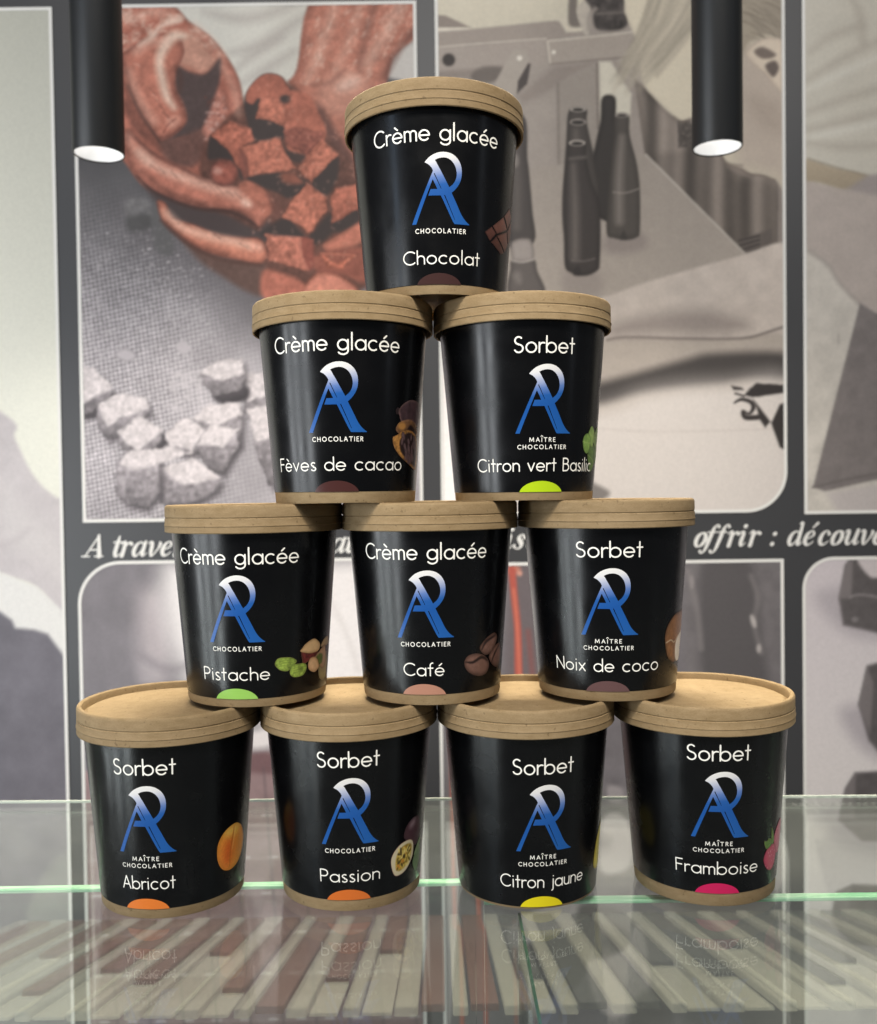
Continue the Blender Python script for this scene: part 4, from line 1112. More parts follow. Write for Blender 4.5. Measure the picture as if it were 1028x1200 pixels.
def glyph(ch):
    r, cy, h = _r, _cy, _h
    o = r + h; D = 2 * r + 2 * h
    if ch == ' ': return [], .36
    if ch == 'o': return [arc(o, cy, r, r, 0, 360, 28)], D
    if ch == 'a': return [arc(o, cy, r, r, 0, 360, 28), [(o + r, XH - h), (o + r, h)]], D
    if ch == 'b': return [arc(o, cy, r, r, 0, 360, 28), [(h, 1.03 - h), (h, h)]], D
    if ch == 'd': return [arc(o, cy, r, r, 0, 360, 28), [(o + r, 1.03 - h), (o + r, h)]], D
    if ch == 'g': return [arc(o, cy, r, r, 0, 360, 28), [(o + r, XH - h), (o + r, .0)], arc(o, .0, r, .22, 0, -150, 14)], D
    if ch == 'c': return [arc(o, cy, r, r, 52, 308, 22)], D * .9
    if ch in 'eéè':
        g = [[(h, cy), (o + r, cy)], arc(o, cy, r, r, 0, 318, 26)]
        if ch == 'é': g.append([(o - .03, XH + .12), (o + .13, XH + .27)])
        if ch == 'è': g.append([(o + .03, XH + .12), (o - .13, XH + .27)])
        return g, D
    if ch == 'h': return [[(h, 1.03 - h), (h, h)], arc(h + .22, XH - .22 - h, .22, .22, 180, 0), [(h + .44, XH - .22 - h), (h + .44, h)]], .44 + 2 * h
    if ch == 'n': return [[(h, XH - h), (h, h)], arc(h + .22, XH - .22 - h, .22, .22, 180, 0), [(h + .44, XH - .22 - h), (h + .44, h)]], .44 + 2 * h
    if ch == 'm': return [[(h, XH - h), (h, h)]] + [q for j in (0, 1) for q in (arc(h + .17 + .34 * j, XH - .17 - h, .17, .17, 180, 0), [(h + .34 * (j + 1), XH - .17 - h), (h + .34 * (j + 1), h)])], .68 + 2 * h
    if ch == 'u': return [[(h, XH - h), (h, .22 + h)], arc(h + .21, .21 + h, .21, .21, 180, 360), [(h + .42, XH - h), (h + .42, h)]], .42 + 2 * h
    if ch == 'r': return [[(h, XH - h), (h, h)], arc(h + .22, XH - .24 - h, .22, .23, 180, 68)], .34
    if ch == 'i': return [[(h + .04, XH - h), (h + .04, h)], [(h + .04, XH + .2), (h + .04, XH + .203)]], 2 * h + .08
    if ch == 'j': return [[(.16, XH - h), (.16, -.1)], arc(.04, -.1, .12, .13, 0, -80, 8), [(.16, XH + .2), (.16, XH + .203)]], .16 + h
    if ch == 'l': return [[(h + .04, 1.06 - h), (h + .04, h)]], 2 * h + .08
    if ch == 't': return [[(.17, .93), (.17, h)], [(.03, XH - h), (.33, XH - h)]], .36
    if ch == 'f': return [[(.17, h), (.17, .8)], arc(.33, .8, .16, .19, 180, 85, 10), [(.03, XH - h), (.35, XH - h)]], .38
    if ch == 'v': return [[(h, XH - h), (.27, h), (.54 - h, XH - h)]], .54
    if ch == 'x': return [[(h, XH - h), (.5 - h, h)], [(.5 - h, XH - h), (h, h)]], .5
    if ch == 's': return [arc(.21, XH - .17, .135, .125, 45, 270, 14) + arc(.21, .165, .15, .125, 90, -150, 16)], .40
    if ch == 'S': return [arc(.28, .735, .20, .21, 40, 270, 16) + arc(.28, .275, .235, .225, 90, -155, 18)], .57
    if ch == 'C': return [arc(.5, .5, .44, .45, 48, 312, 26)], .84
    if ch == 'F': return [[(h, h), (h, 1 - h), (.46, 1 - h)], [(h, .54), (.42, .54)]], .50
    if ch == 'P': return [[(h, h), (h, 1 - h), (.28, 1 - h)] + arc(.28, .705, .24, .24, 90, -90, 14) + [(h, .465)]], .56
    if ch == 'B': return [[(h, h), (h, 1 - h), (.27, 1 - h)] + arc(.27, .745, .2, .2, 90, -90, 12) + [(h, .545)], [(.29, .545)] + arc(.29, .30, .24, .245, 90, -90, 14) + [(h, h)]], .58
    if ch == 'N': return [[(h, h), (h, 1 - h), (.66, h), (.66, 1 - h)]], .72
    if ch == 'A': return [[(h, h), (.36, 1 - h), (.72 - h, h)], [(.16, .34), (.56, .34)]], .72
    # small capitals
    return None, 0


def cap(ch):
    h = .075
    if ch == ' ': return [], .5
    if ch == 'M': return [[(.06, h), (.14, 1 - h), (.48, .2), (.82, 1 - h), (.9, h)]], .96
    if ch == 'A': return [[(h, h), (.4, 1 - h), (.75, h)], [(.2, .36), (.62, .36)]], .8
    if ch in 'IÎ': return [[(h, h), (h, 1 - h)]] + ([[(h - .2, 1.2), (h, 1.38), (h + .2, 1.2)]] if ch == 'Î' else []), .15
    if ch == 'T': return [[(.02, 1 - h), (.66, 1 - h)], [(.34, h), (.34, 1 - h)]], .68
    if ch == 'R': return [[(h, h), (h, 1 - h), (.28, 1 - h)] + arc(.28, .72, .2, .2, 90, -90, 10) + [(h, .52)], [(.26, .52), (.54, h)]], .56
    if ch == 'E': return [[(.48, 1 - h), (h, 1 - h), (h, h), (.48, h)], [(h, .52), (.42, .52)]], .5
    if ch == 'C': return [arc(.48, .5, .40, .43, 48, 312, 18)], .78
    if ch == 'H': return [[(h, h), (h, 1 - h)], [(.64, h), (.64, 1 - h)], [(h, .52), (.64, .52)]], .72
    if ch == 'O': return [arc(.48, .5, .41, .43, 0, 360, 24)], .96
    if ch == 'L': return [[(h, 1 - h), (h, h), (.46, h)]], .48
    return [], .5


def layout(text, font, gap):
    x = 0; out = []
    for ch in text:
        g, wd = font(ch)
        out.append((g, x)); x += wd + gap
    return out, x - gap


def label_text(name, text, s0, s1, vbase, capmm, tub, font=glyph, sw=SW, gap=.085, st=0.13):
    gl, W = layout(text, font, gap)
    kx = (s1 - s0) / W; ky = capmm
    hw = sw / 2 * capmm
    xs = np.arange(s0 - 1.0, s1 + 1.2, st); ys = np.arange(vbase - .45 * capmm, vbase + 1.5 * capmm, st)
    X, Y = np.meshgrid(xs, ys); F = np.full(X.shape, 1.0)
    for g, x in gl:
        for pl in g:
            P = np.array([(s0 + (x + q[0]) * kx, vbase + q[1] * ky, hw) for q in pl])
            i0 = max(np.searchsorted(xs, P[:, 0].min() - 2 * hw - .3) - 1, 0); i1 = np.searchsorted(xs, P[:, 0].max() + 2 * hw + .3) + 1
            F[:, i0:i1] = np.minimum(F[:, i0:i1], sd_stroke(X[:, i0:i1], Y[:, i0:i1], P))
    me = contour_mesh(name, xs, ys, F, cone_map(.00042))
    return link(name, me, M_TEXT, tub)


# -- emblem: an A and an R drawn as one sign (millimetres about the emblem's foot)
_E = np.array([(200, 190), (222, 162), (250, 132), (280, 108), (312, 90), (345, 76), (380, 67), (420, 63), (455, 65), (490, 73), (525, 88), (556, 111), (584, 140), (606, 175), (622, 213), (632, 255), (636, 300), (635, 345), (629, 388), (618, 426), (602, 462), (580, 498), (552, 534), (515, 570),
               (540, 627), (575, 702), (605, 770), (622, 808), (642, 846), (666, 882), (694, 914), (720, 938), (744, 953), (744, 962), (553, 962), (536, 938), (520, 906), (480, 820), (430, 706), (386, 607), (237, 607), (265, 527), (345, 527), (318, 462), (292, 402), (78, 962), (25, 962), (160, 632), (297, 296), (284, 264), (265, 238), (242, 214)], float)
_EH = np.array([(318, 165), (350, 147), (385, 136), (420, 132), (452, 135), (482, 147), (510, 167), (534, 195), (553, 228), (567, 268), (574, 310), (575, 345), (570, 380), (560, 412), (546, 440), (526, 468), (487, 503), (456, 440), (420, 366), (380, 282), (355, 234), (338, 196), (328, 178)], float)


def _em(P):
    x = (P[:, 0] - 384.5) / 719.0 * 30.6
    # the source drawing is a little foreshortened towards its right end
    x = x + .00035 * x * abs(1) * x * np.sign(1)
    return np.column_stack([x, (962 - P[:, 1]) / 899.0 * 35.3])


EM, EMH = _em(_E), _em(_EH)
EML1 = _em(np.array([(312, 335), (390, 520)], float)); EML2 = _em(np.array([(432, 607), (556, 910)], float))
_ex = np.arange(-16, 16.2, .16); _ey = np.arange(-.6, 36.2, .16)
_EX, _EY = np.meshgrid(_ex, _ey)
EMF = np.maximum(sd_poly(_EX, _EY, EM), -sd_poly(_EX, _EY, EMH))
for q in (EML1, EML2):
    EMF = np.maximum(EMF, -sd_stroke(_EX, _EY, np.column_stack([q, [.24, .12]])))


def emblem(tub, vbase):
    def colf(X, Y):
        t = (Y - vbase) / 35.3
        stops = [0, .40, .55, .66, .80, .90, 1.0]
        cs = lin(np.array([(30, 88, 160), (26, 82, 156), (34, 88, 160), (92, 122, 182), (176, 184, 208), (222, 222, 224), (232, 232, 228)]))
        t = t + .006 * X * 0
        return np.column_stack([np.interp(t - .004 * (X), stops, cs[:, k]) for k in range(3)])
    me = contour_mesh('emblem', _ex, _ey + vbase, EMF, cone_map(.00040), colf)
    return link('emblem', me, M_PRINT, tub)


def flavour_dot(tub, vband, col):
    xs = np.arange(-14.5, 14, .2); ys = np.arange(vband - .3, vband + 7, .2)
    X, Y = np.meshgrid(xs, ys)
    F = (np.sqrt(((X + 1.2) / 12.6) ** 2 + ((Y - (vband - 1.2)) / 6.9) ** 2) - 1) * 6.9
    F = np.maximum(F, vband + .03 - Y)
    me = contour_mesh('flavour_mark', xs, ys, F, cone_map(.00038))
    m = mat_plain('flavour_ink', tuple(lin(col)), .3, .4)
    return link('flavour_mark', me, m, tub)


def picture(tub, name, polys, painter, box, st=.22):
    """printed fruit picture: union of outlines, painted in label millimetres"""
    xs = np.arange(box[0], box[1], st); ys = np.arange(box[2], box[3], st)
    X, Y = np.meshgrid(xs, ys); F = np.full(X.shape, 9.0)
    for q in polys: F = np.minimum(F, sd_poly(X, Y, catmull(q[1:], 5) if q[0] == 's' else np.array(q[1:], float)))
    me = contour_mesh(name, xs, ys, F, cone_map(.00036), lambda a, b: lin(painter(a, b)) * .95)
    return link(name, me, M_PRINT, tub)


def pic_choc(tub, dv):
    A = [(25.5, 33), (30.5, 36.5), (34.6, 33.6), (29.5, 29.0)]
    B = [(31.2, 37), (41, 43.6), (47, 38.2), (35.2, 33.6)]
    Cc = [(35.4, 32.8), (46.8, 37.2), (50, 31), (45.4, 25.8)]
    Dd = [(30.4, 28.6), (34.8, 32.4), (44.8, 25.4), (40, 24)]
    E_ = [(42, 44.4), (49, 50), (55, 46), (48, 39)]
    G_ = [(47.6, 37.6), (55, 45), (58, 38), (51, 31.6)]
    def pt(u, v):
        p = Paint(u, v, (66, 42, 38))
        for q, c in ((A, (84, 54, 48)), (B, (104, 70, 62)), (Cc, (98, 66, 58)), (Dd, (74, 48, 42)), (E_, (112, 78, 70)), (G_, (100, 68, 60))):
            p.poly(q, c, .3, 1, False, edge=tuple(.7 * x for x in c), ew=1.4, lit=(0, 1, .16), grain=.1, gs=2)
        return p.I
    picture(tub, 'chocolate_picture', [['p'] + q for q in (A, B, Cc, Dd, E_, G_)], pt, (25, 60, 22, 52))


def pic_cocoa(tub, dv):
    top = [(34.7, 46), (35.6, 49.2), (39.5, 52), (45.4, 53.6), (55.4, 52.4), (58, 46), (54, 40), (46, 39), (38, 40.6)]
    nub = [(32.4, 47.6), (33.8, 49), (36, 48), (35, 45.8), (33, 45.6)]
    mid = [(33, 38.6), (36, 41.8), (44.5, 43.2), (52, 41), (56, 36), (48, 34.4), (37, 35.4), (33.6, 36.6)]
    half = [(30.9, 33.4), (34, 35), (38, 37.2), (45, 37.8), (53.2, 35), (57, 27), (57, 18), (53.2, 17.0), (43.5, 20.6), (37.3, 23.6), (32.2, 28.4)]
    def pt(u, v):
        p = Paint(u, v, (40, 30, 32))
        p.poly(top, (62, 46, 50), .4, 1, edge=(112, 88, 84), ew=1.8, grain=.3, gs=2.4)
        p.poly(mid, (96, 68, 46), .4, 1, edge=(126, 92, 66), ew=1.4, grain=.4, gs=2)
        p.ell(37.5, 39.6, 3.2, 2.0, (170, 122, 66), .8, .9); p.poly([(42, 36.5), (45, 40.4), (50, 38.6), (53, 36)], (34, 24, 24), .6, 1)
        p.poly(half, (146, 104, 56), .3, 1, edge=(96, 64, 38), ew=.9, grain=.5, gs=1.6)
        p.poly([(36.5, 32), (41, 35.6), (46, 36.4), (52, 33.6), (55.5, 27), (55, 19.4), (50, 19.6), (43, 22.6), (37.6, 26.4)], (40, 28, 28), .6, 1)
        rs = np.random.RandomState(2)
        for k in range(26):
            x = 38 + 16 * rs.rand(); y = 21 + 13.5 * rs.rand()
            if y < 33.5 - .75 * (x - 34) * .9 + 0 and x < 40: continue
            p.ell(x, y, 1.0 + .5 * rs.rand(), 1.9 + .7 * rs.rand(), (96, 76, 78), .4, .9, rs.rand() - .2, edge=(54, 40, 42), ew=.9)
        return p.I
    picture(tub, 'cocoa_pod_picture', [['s'] + q for q in (top, nub, mid, half)], pt, (29, 59, 15, 55))


def pic_basil(tub, dv):
    l1 = [(25.8, 30.6), (27, 33.6), (30, 35), (33.5, 33.6), (34.6, 30), (33, 26), (30.1, 24.2), (27, 26.4)]
    l2 = [(31, 34), (33, 38), (35.5, 39), (38.6, 37), (40, 33), (38, 28), (34, 28.6)]
    l3 = [(39, 33), (42, 37.6), (47, 38.8), (50, 34), (46, 28), (41, 28)]
    l4 = [(31.5, 23.6), (34, 28), (39, 29), (43, 25), (42, 19), (39, 15.6), (35, 14.8), (33, 19)]
    l5 = [(40, 27), (46, 30), (50, 26), (47, 20), (42, 20)]
    def pt(u, v):
        p = Paint(u, v, (70, 100, 44))
        for q, c in ((l4, (92, 122, 62)), (l5, (80, 112, 54)), (l3, (120, 152, 78)), (l2, (140, 170, 92)), (l1, (126, 160, 82))):
            p.poly(q, c, .3, 1, edge=tuple(.66 * x for x in c), ew=1.8, grain=.22, gs=1.6)
            q = np.array(q); p.line([q[0], q.mean(0), q[len(q) // 2]], .35, (178, 198, 132), .25, .6)
        return p.I
    picture(tub, 'basil_picture', [['s'] + q for q in (l1, l2, l3, l4, l5)], pt, (24, 52, 13, 41))


def pic_pistachio(tub, dv):
    n1 = [(20.6, 22), (22.2, 25), (26.5, 25.4), (31, 24.6), (33.8, 22.4), (31, 20), (28.2, 17.8), (23.6, 18.7)]
    n2 = [(29.4, 16.8), (30.6, 20.4), (35, 21), (39.8, 20.4), (41, 18), (39.6, 15.2), (37, 13.9), (31.5, 14.2)]
    sh = [(36.2, 27.2), (37.4, 29.2), (39.7, 31.2), (45.6, 33.1), (50, 31.4), (52.4, 28.8), (51, 26), (44, 25.4)]
    ins = [(37, 27.2), (44, 25.6), (51.6, 28.4), (49, 23.8), (44, 22), (38.6, 20.4), (37.4, 23)]
    low = [(38.4, 20.6), (44, 22), (50, 24.6), (58.5, 28), (61, 24), (61, 18), (58, 15), (53, 17), (48, 22)]
    nut = [(42, 19.6), (43.5, 22.6), (47, 23), (50.6, 21), (52.4, 17), (50, 15), (47, 14.6), (43, 16.6)]
    sh2 = [(53.4, 27.6), (57, 31.4), (63, 32), (67, 28), (62, 27.4)]
    low2 = [(52, 17), (56, 22), (62, 24), (66, 18), (64, 10), (58, 8.5), (53, 11)]
    def pt(u, v):
        p = Paint(u, v, (150, 120, 88))
        p.poly(low2, (142, 130, 94), .4, 1, edge=(90, 82, 56), ew=2.5, grain=.1, gs=3)
        p.poly(sh2, (176, 148, 112), .4, 1, edge=(120, 96, 70), ew=1.5)
        p.poly(low, (176, 140, 112), .4, 1, edge=(120, 88, 66), ew=2, grain=.1, gs=3)
        p.poly(ins, (96, 44, 42), .4, 1, edge=(64, 30, 28), ew=1.5, grain=.35, gs=1.4)
        p.poly(sh, (206, 172, 128), .3, 1, edge=(150, 118, 82), ew=2.2, grain=.08, gs=2)
        p.poly([(48, 21.5), (52, 24), (56, 23), (56, 19), (52, 18)], (82, 92, 48), .5, 1, grain=.4, gs=1.5)
        p.poly(nut, (206, 168, 128), .3, 1, edge=(150, 112, 78), ew=2.2, grain=.08, gs=2)
        for q in (n1, n2):
            p.poly(q, (142, 164, 74), .3, 1, edge=(88, 108, 44), ew=2, grain=.5, gs=1.8)
            q = np.array(q); c = q.mean(0)
            for k in range(3): p.line([c + (-4, 1.2 - k * 1.2), c + (0, 1.7 - 1.3 * k), c + (4, 1.1 - k)], .35, (92, 112, 44), .3, .6)
        return p.I
    picture(tub, 'pistachio_picture', [['s'] + q for q in (n1, n2, sh, ins, low, nut, sh2, low2)], pt, (20, 68, 8, 34))


def pic_coffee(tub, dv):
    b1 = [(21.8, 21.5), (23.4, 24.8), (28, 26), (34, 24.9), (39, 21.6), (40.4, 18), (38.2, 14.4), (33, 13.4), (27.5, 14.8), (23.4, 17.6)]
    b2 = [(31.8, 28.2), (34, 31.4), (38.5, 34.2), (44, 35.4), (47.5, 33), (46, 28.6), (42, 25), (36, 24.4)]
    b3 = [(39.8, 22.6), (42, 25.8), (47, 28.6), (52, 28.4), (55, 23), (53.5, 17), (48.5, 16), (43, 18.6)]
    def pt(u, v):
        p = Paint(u, v, (86, 62, 54))
        for q, ln in ((b2, [(33.5, 27.6), (37, 31.6), (45.6, 34)]), (b3, [(43, 19.6), (45.4, 23.6), (50.6, 27.4)]), (b1, [(22.6, 22), (27.4, 21.4), (33.4, 23.4), (38.6, 21.2)])):
            p.poly(q, (116, 86, 76), .3, 1, edge=(62, 44, 38), ew=3, grain=.12, gs=1.5, lit=(-.4, .8, .12))
            p.line(ln, [.5, 1.5, .8] if len(ln) == 3 else [.5, 1.3, 1.5, .6], (38, 26, 24), .5, 1)
        return p.I
    picture(tub, 'coffee_bean_picture', [['s'] + q for q in (b1, b2, b3)], pt, (21, 57, 12, 37))


def pic_coconut(tub, dv):
    sh = [(34.0, 31), (34.6, 36), (37, 40), (42, 43.6), (48, 44.8), (60, 44), (64, 30), (58, 19), (48.7, 17.6), (41, 19), (36.6, 23)]
    def pt(u, v):
        p = Paint(u, v, (110, 76, 50))
        p.poly(sh, (134, 94, 62), .3, 1, edge=(74, 50, 34), ew=3, grain=.2, gs=2)
        rs = np.random.RandomState(6)
        for k in range(70):
            x = 36 + 22 * rs.rand(); y = 20 + 22 * rs.rand(); g = .6 + .7 * rs.rand()
            p.line([(x, y), (x + 1.2, y + 2), (x + 1.8, y + 4.4)], .3, (140 * g, 100 * g, 68 * g), .25, .6)
        p.poly([(46, 26.5), (49, 31), (56, 33), (64, 32), (64, 19), (56, 17), (48, 19)], (224, 216, 204), .5, 1)
        p.line([(35.4, 29.4), (40, 30.4), (44, 28.8), (49, 31.6)], .6, (206, 188, 164), .3, .9)
        return p.I
    picture(tub, 'coconut_picture', [['s'] + sh], pt, (33, 66, 16, 46))


def pic_apricot(tub, dv):
    sh = [(37.9, 30.2), (39.2, 35.6), (43, 39.6), (48, 41.4), (53, 41.2), (58.4, 37.4), (61.6, 30), (59.8, 23), (55, 18.6), (48.5, 17), (42.6, 18.8), (39, 23.6)]
    def pt(u, v):
        p = Paint(u, v, (222, 150, 62))
        p.poly(sh, (232, 156, 64), .3, 1, edge=(190, 122, 44), ew=3.4)
        p.ell(46, 27.5, 5.6, 8.5, (214, 102, 46), 5, .8, -.1); p.ell(54.6, 30, 4, 8, (220, 138, 60), 4, .6)
        p.ell(49, 38.4, 6, 2.6, (232, 196, 98), 2.6, .8)
        p.line([(50.2, 40), (49.6, 36), (47.8, 28), (47.8, 19)], [.5, .9, .6, .5], (176, 96, 36), .5, .8)
        p.line([(51.2, 39.6), (50.9, 36), (49.4, 28)], .6, (246, 206, 130), .5, .6)
        p.mul(1 + .12 * fbm(u / .7, v / .7, 2))
        return p.I
    picture(tub, 'apricot_picture', [['s'] + sh], pt, (37, 63, 16, 43))


def pic_passion(tub, dv):
    cut = [(23.2, 22.6), (24.6, 27.6), (29.3, 31.3), (35.7, 32.2), (40, 30.6), (41.6, 26.6), (40.8, 21.4), (36, 16.4), (30.6, 14.4), (25.8, 15.4)]
    wh = [(32.2, 34), (32.4, 37.6), (34.4, 40.6), (38.4, 42.8), (43.5, 43), (48, 40), (49, 32), (45, 27), (40, 28), (36, 31)]
    lf = [(41.4, 18.6), (44.6, 23), (49.6, 25.4), (52, 22), (50.6, 15), (47.4, 11.6), (43.4, 13.4)]
    lf2 = [(42.4, 21.6), (45.8, 26.4), (50, 29.4), (51, 26), (46, 22)]
    def pt(u, v):
        p = Paint(u, v, (60, 44, 48))
        p.poly(wh, (74, 52, 58), .3, 1, edge=(50, 36, 40), ew=2.4); p.ell(39.4, 40, 3, 1.9, (140, 122, 128), 1.6, .8, .4)
        p.poly(lf, (98, 124, 84), .3, 1, edge=(66, 88, 58), ew=2, grain=.15, gs=2); p.poly(lf2, (116, 138, 96), .3, 1)
        p.poly(cut, (206, 196, 164), .3, 1, edge=(96, 52, 54), ew=.7)
        p.poly([(26.6, 23), (28, 27), (31.4, 29.6), (36, 30), (39, 28.6), (39.4, 25), (37.6, 20.6), (33.4, 17.6), (29.4, 16.8), (27, 18.6)], (168, 142, 62), .5, 1, grain=.4, gs=1.2)
        rs = np.random.RandomState(9)
        for k in range(60):
            x = 28 + 10 * rs.rand(); y = 18.4 + 10.4 * rs.rand()
            c = ((92, 82, 34), (214, 192, 104), (196, 130, 50), (226, 208, 130), (60, 50, 30))[rs.randint(5)]
            p.ell(x, y, .45 + .3 * rs.rand(), .9 + .6 * rs.rand(), c, .3, .8, rs.rand() * 2 - 1)
        return p.I
    picture(tub, 'passion_fruit_picture', [['s'] + q for q in (cut, wh, lf, lf2)], pt, (22, 53, 11, 44))


def pic_lemon(tub, dv):
    sh = [(37.6, 17), (38.6, 24), (41.4, 31), (47, 36), (56, 36), (62, 28), (58, 17), (48, 12), (40, 13)]
    def pt(u, v):
        p = Paint(u, v, (214, 194, 60)); p.poly(sh, (224, 204, 70), .3, 1, edge=(180, 160, 44), ew=3, grain=.12, gs=1.2)
        return p.I
    picture(tub, 'lemon_picture', [['s'] + sh], pt, (36, 64, 10, 38))


def pic_raspberry(tub, dv):
    a = [(27.6, 21.4), (28.4, 25), (30.4, 27.4), (34, 28.8), (39, 28), (41.6, 23), (39.6, 17), (35.4, 14.8), (31, 16.6)]
    b = [(37, 31), (40, 37), (46, 40), (52, 36), (53, 28), (48, 22), (41, 23)]
    l1 = [(27, 32.2), (29.4, 32), (31.4, 33), (34.6, 31.6), (34.6, 29), (30.4, 27.4), (28.4, 28.6)]
    l2 = [(33.4, 38.4), (35.6, 36), (37.4, 31), (36, 28.6), (34, 31)]
    def pt(u, v):
        p = Paint(u, v, (160, 60, 84))
        p.poly(b, (186, 92, 112), .3, 1, edge=(140, 52, 74), ew=2); p.poly(a, (184, 70, 98), .3, 1, edge=(136, 40, 64), ew=2)
        rs = np.random.RandomState(4)
        for k in range(90):
            x = 27.5 + 24 * rs.rand(); y = 15 + 24 * rs.rand()
            p.ell(x, y, .8, .8, (206, 112, 136), .4, .6, edge=(150, 48, 74), ew=.5)
            p.ell(x + .2, y + .3, .22, .22, (238, 190, 200), .2, .8)
        for q in (l1, l2): p.poly(q, (96, 128, 62), .3, 1, edge=(58, 84, 38), ew=1, grain=.3, gs=1)
        return p.I
    picture(tub, 'raspberry_picture', [['s'] + q for q in (a, b, l1, l2)], pt, (26, 54, 14, 41))


def lid_profile():
    z = H_TUB; R = R_LID
    zb = z - H_LID
    P = [(R - .0010, zb + .0002), (R - .0002, zb), (R + .0001, zb + .0004), (R + .00005, zb + .0034), (R + .00032, zb + .0037), (R + .00030, zb + .0040), (R + .00003, zb + .0046), (R - .00001, zb + .0074),
         (R - .0004, zb + .0077), (R - .0004, zb + .0080), (R - .00006, zb + .0084), (R - .00006, z - .0016), (R - .0003, z - .0008), (R - .0008, z - .0002), (R - .0015, z), (R - .0022, z - .0001), (R - .0028, z - .0006),
         (R - .0031, z - .0014), (R - .0033, z - .0030), (R - .0035, z - .0046), (R - .0039, z - .0049), (R - .0046, z - .0042), (R - .0060, z - .0034), (.02, z - .0032), (.0003, z - .0032)]
    return P


LID_ME = lathe('lid', lid_profile(), 160, .42, close=False)
_zb = H_TUB - H_LID
LINER_ME = lathe('lid_liner', [(R_LID - .0012, _zb + .0002), (R_LID - .0016, _zb + .006), (R_LID - .0019, H_TUB - .005), (.0003, H_TUB - .0056)], 128, .9, close=False)
CUP_ME = lathe('cup', [(.0003, .0042), (R_BASE - .0016, .0042), (R_BASE - .0010, .0002), (R_BASE - .0002, 0), (R_BASE, .0004), (r_body(.01), .01), (R_TOP - .00002, H_BODY), (R_TOP + .0007, H_BODY + .009), (.0003, H_BODY + .009)], 160, .5, close=False)


def sleeve_mesh(vband):
    z0 = vband * 1e-3; z1 = H_BODY + .006
    return lathe('sleeve', [(r_body(z0) + .00002, z0), (r_body(z0) + .0002, z0 + .00015), (r_body(z1) + .0002, z1)], 192, .5, close=False)


def tub(x, y, row, yaw, dv, title, tspan, flavour, fspan, maitre, dot, pic, label, lid_turn, fv=0.0, fcap=7.1):
    t = empty('ice_cream_tub', (x, y, row * PITCH_Z), math.radians(yaw))
    tag(t, label, 'tub', 'stacked ice cream tubs')
    link('cup', CUP_ME, M_KRAFT, t)
    vband = max(4.75 + dv, .7)
    link('sleeve', sleeve_mesh(vband), M_SLEEVE, t)
    lo = link('lid', LID_ME, M_LID, t)
    lo.rotation_euler = (0, 0, lid_turn)
    link('liner', LINER_ME, M_KRAFT, lo)
    label_text('title_lettering', title, tspan[0], tspan[1], 75.6 + dv, 8.7, t)
    emblem(t, 34.9 + dv)
    if maitre:
        label_text('motto_lettering', 'MAÎTRE', -7.9, 6.4, 30.5 + dv, 2.35, t, cap, .145, .34, .1)
        label_text('motto_lettering', 'CHOCOLATIER', -14.3, 13.0, 26.8 + dv, 2.35, t, cap, .145, .30, .1)
    else:
        label_text('motto_lettering', 'CHOCOLATIER', -13.6, 13.4, 30.2 + dv, 2.5, t, cap, .145, .30, .1)
    label_text('flavour_lettering', flavour, fspan[0], fspan[1], 15.0 + dv + fv, fcap, t)
    flavour_dot(t, vband, dot)
    if pic: pic(t, dv)
    return t


def deg(a): return math.radians(a) * 42.0


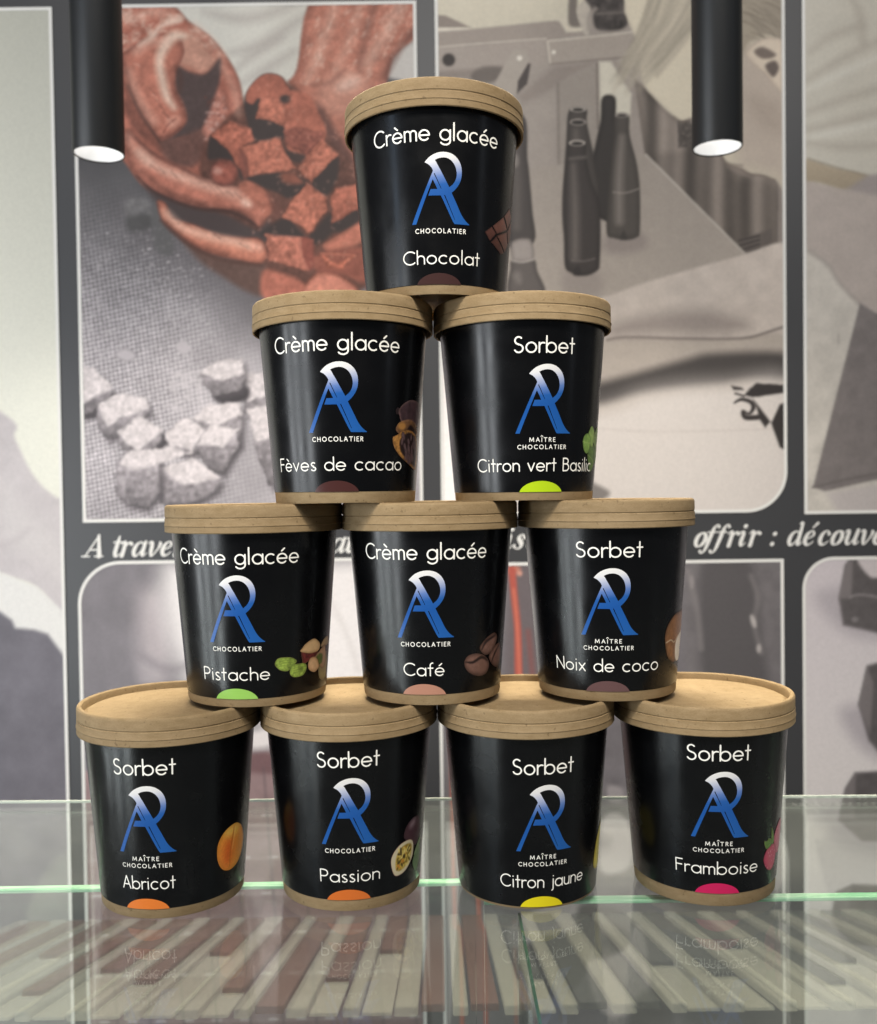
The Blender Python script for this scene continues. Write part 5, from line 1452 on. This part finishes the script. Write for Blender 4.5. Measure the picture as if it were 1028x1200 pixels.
CG, SB = 'Crème glacée', 'Sorbet'
tub(0.00039, -0.00139, 3, 4.0, 0.0, CG, (deg(-48.3), deg(43.4)), 'Chocolat', (deg(-29.2), deg(30.8)), False, (62, 40, 38), pic_choc,
    'single black tub on top of the pyramid, lettered Chocolat, with a chocolate bar picture', .3, -.2)
tub(-0.05082, -0.00638, 2, 0.3, 1.0, CG, (deg(-46.7), deg(45.2)), 'Fèves de cacao', (deg(-52.4), deg(52.4)), False, (70, 40, 38), pic_cocoa,
    'black tub in the second row lettered Fèves de cacao with a cocoa pod picture', 1.2, .4)
tub(0.04759, 0.00125, 2, 10.2, -.5, SB, (deg(-20.7), deg(22.2)), 'Citron vert Basilic', (deg(-52.4), deg(49.4)), True, (176, 206, 30), pic_basil,
    'black tub lettered Citron vert Basilic with green leaves and a lime green mark', 2.1, .3)
tub(-0.10312, 0.00446, 1, -4.3, -.4, CG, (deg(-46.6), deg(45.3)), 'Pistache', (deg(-29.1), deg(24.5)), False, (146, 196, 92), pic_pistachio,
    'black tub lettered Pistache with pistachio nuts and a light green mark', .7, -.4)
tub(-0.00492, 0.00343, 1, -4.0, .9, CG, (deg(-45.4), deg(45.8)), 'Café', (deg(-17.6), deg(14.1)), False, (176, 128, 108), pic_coffee,
    'black tub lettered Café with coffee beans and a pinkish brown mark', 3.0, -.4)
tub(0.09386, 0.00627, 1, -7.5, .5, SB, (deg(-22.7), deg(22.9)), 'Noix de coco', (deg(-44.1), deg(40.0)), True, (98, 72, 72), pic_coconut,
    'black tub lettered Noix de coco with a coconut picture and a dull brown mark', 4.2, .2)
tub(-0.14967, -0.00597, 0, -2.8, .5, SB, (deg(-21.1), deg(21.4)), 'Abricot', (deg(-20.7), deg(20.0)), True, (222, 122, 50), pic_apricot,
    'black tub lettered Abricot with an apricot picture, left end of the bottom row', 5.0, .3)
tub(-0.05145, -0.0004, 0, 4.7, 1.4, SB, (deg(-21.6), deg(20.9)), 'Passion', (deg(-23.5), deg(22.7)), False, (206, 108, 44), pic_passion,
    'black tub lettered Passion with a cut passion fruit picture and an orange mark', .1, -.6)
tub(0.04695, -0.00071, 0, 7.9, -3.6, SB, (deg(-22.1), deg(20.7)), 'Citron jaune', (deg(-33.9), deg(34.8)), True, (222, 206, 28), pic_lemon,
    'black tub lettered Citron jaune with a bright yellow mark and no kraft band below', 1.8, .1)
tub(0.14589, -0.00056, 0, -3.4, 2.2, SB, (deg(-22.5), deg(20.1)), 'Framboise', (deg(-32.9), deg(31.0)), True, (196, 32, 88), pic_raspberry,
    'black tub lettered Framboise with a raspberry picture and a pink mark', 2.7, .0)
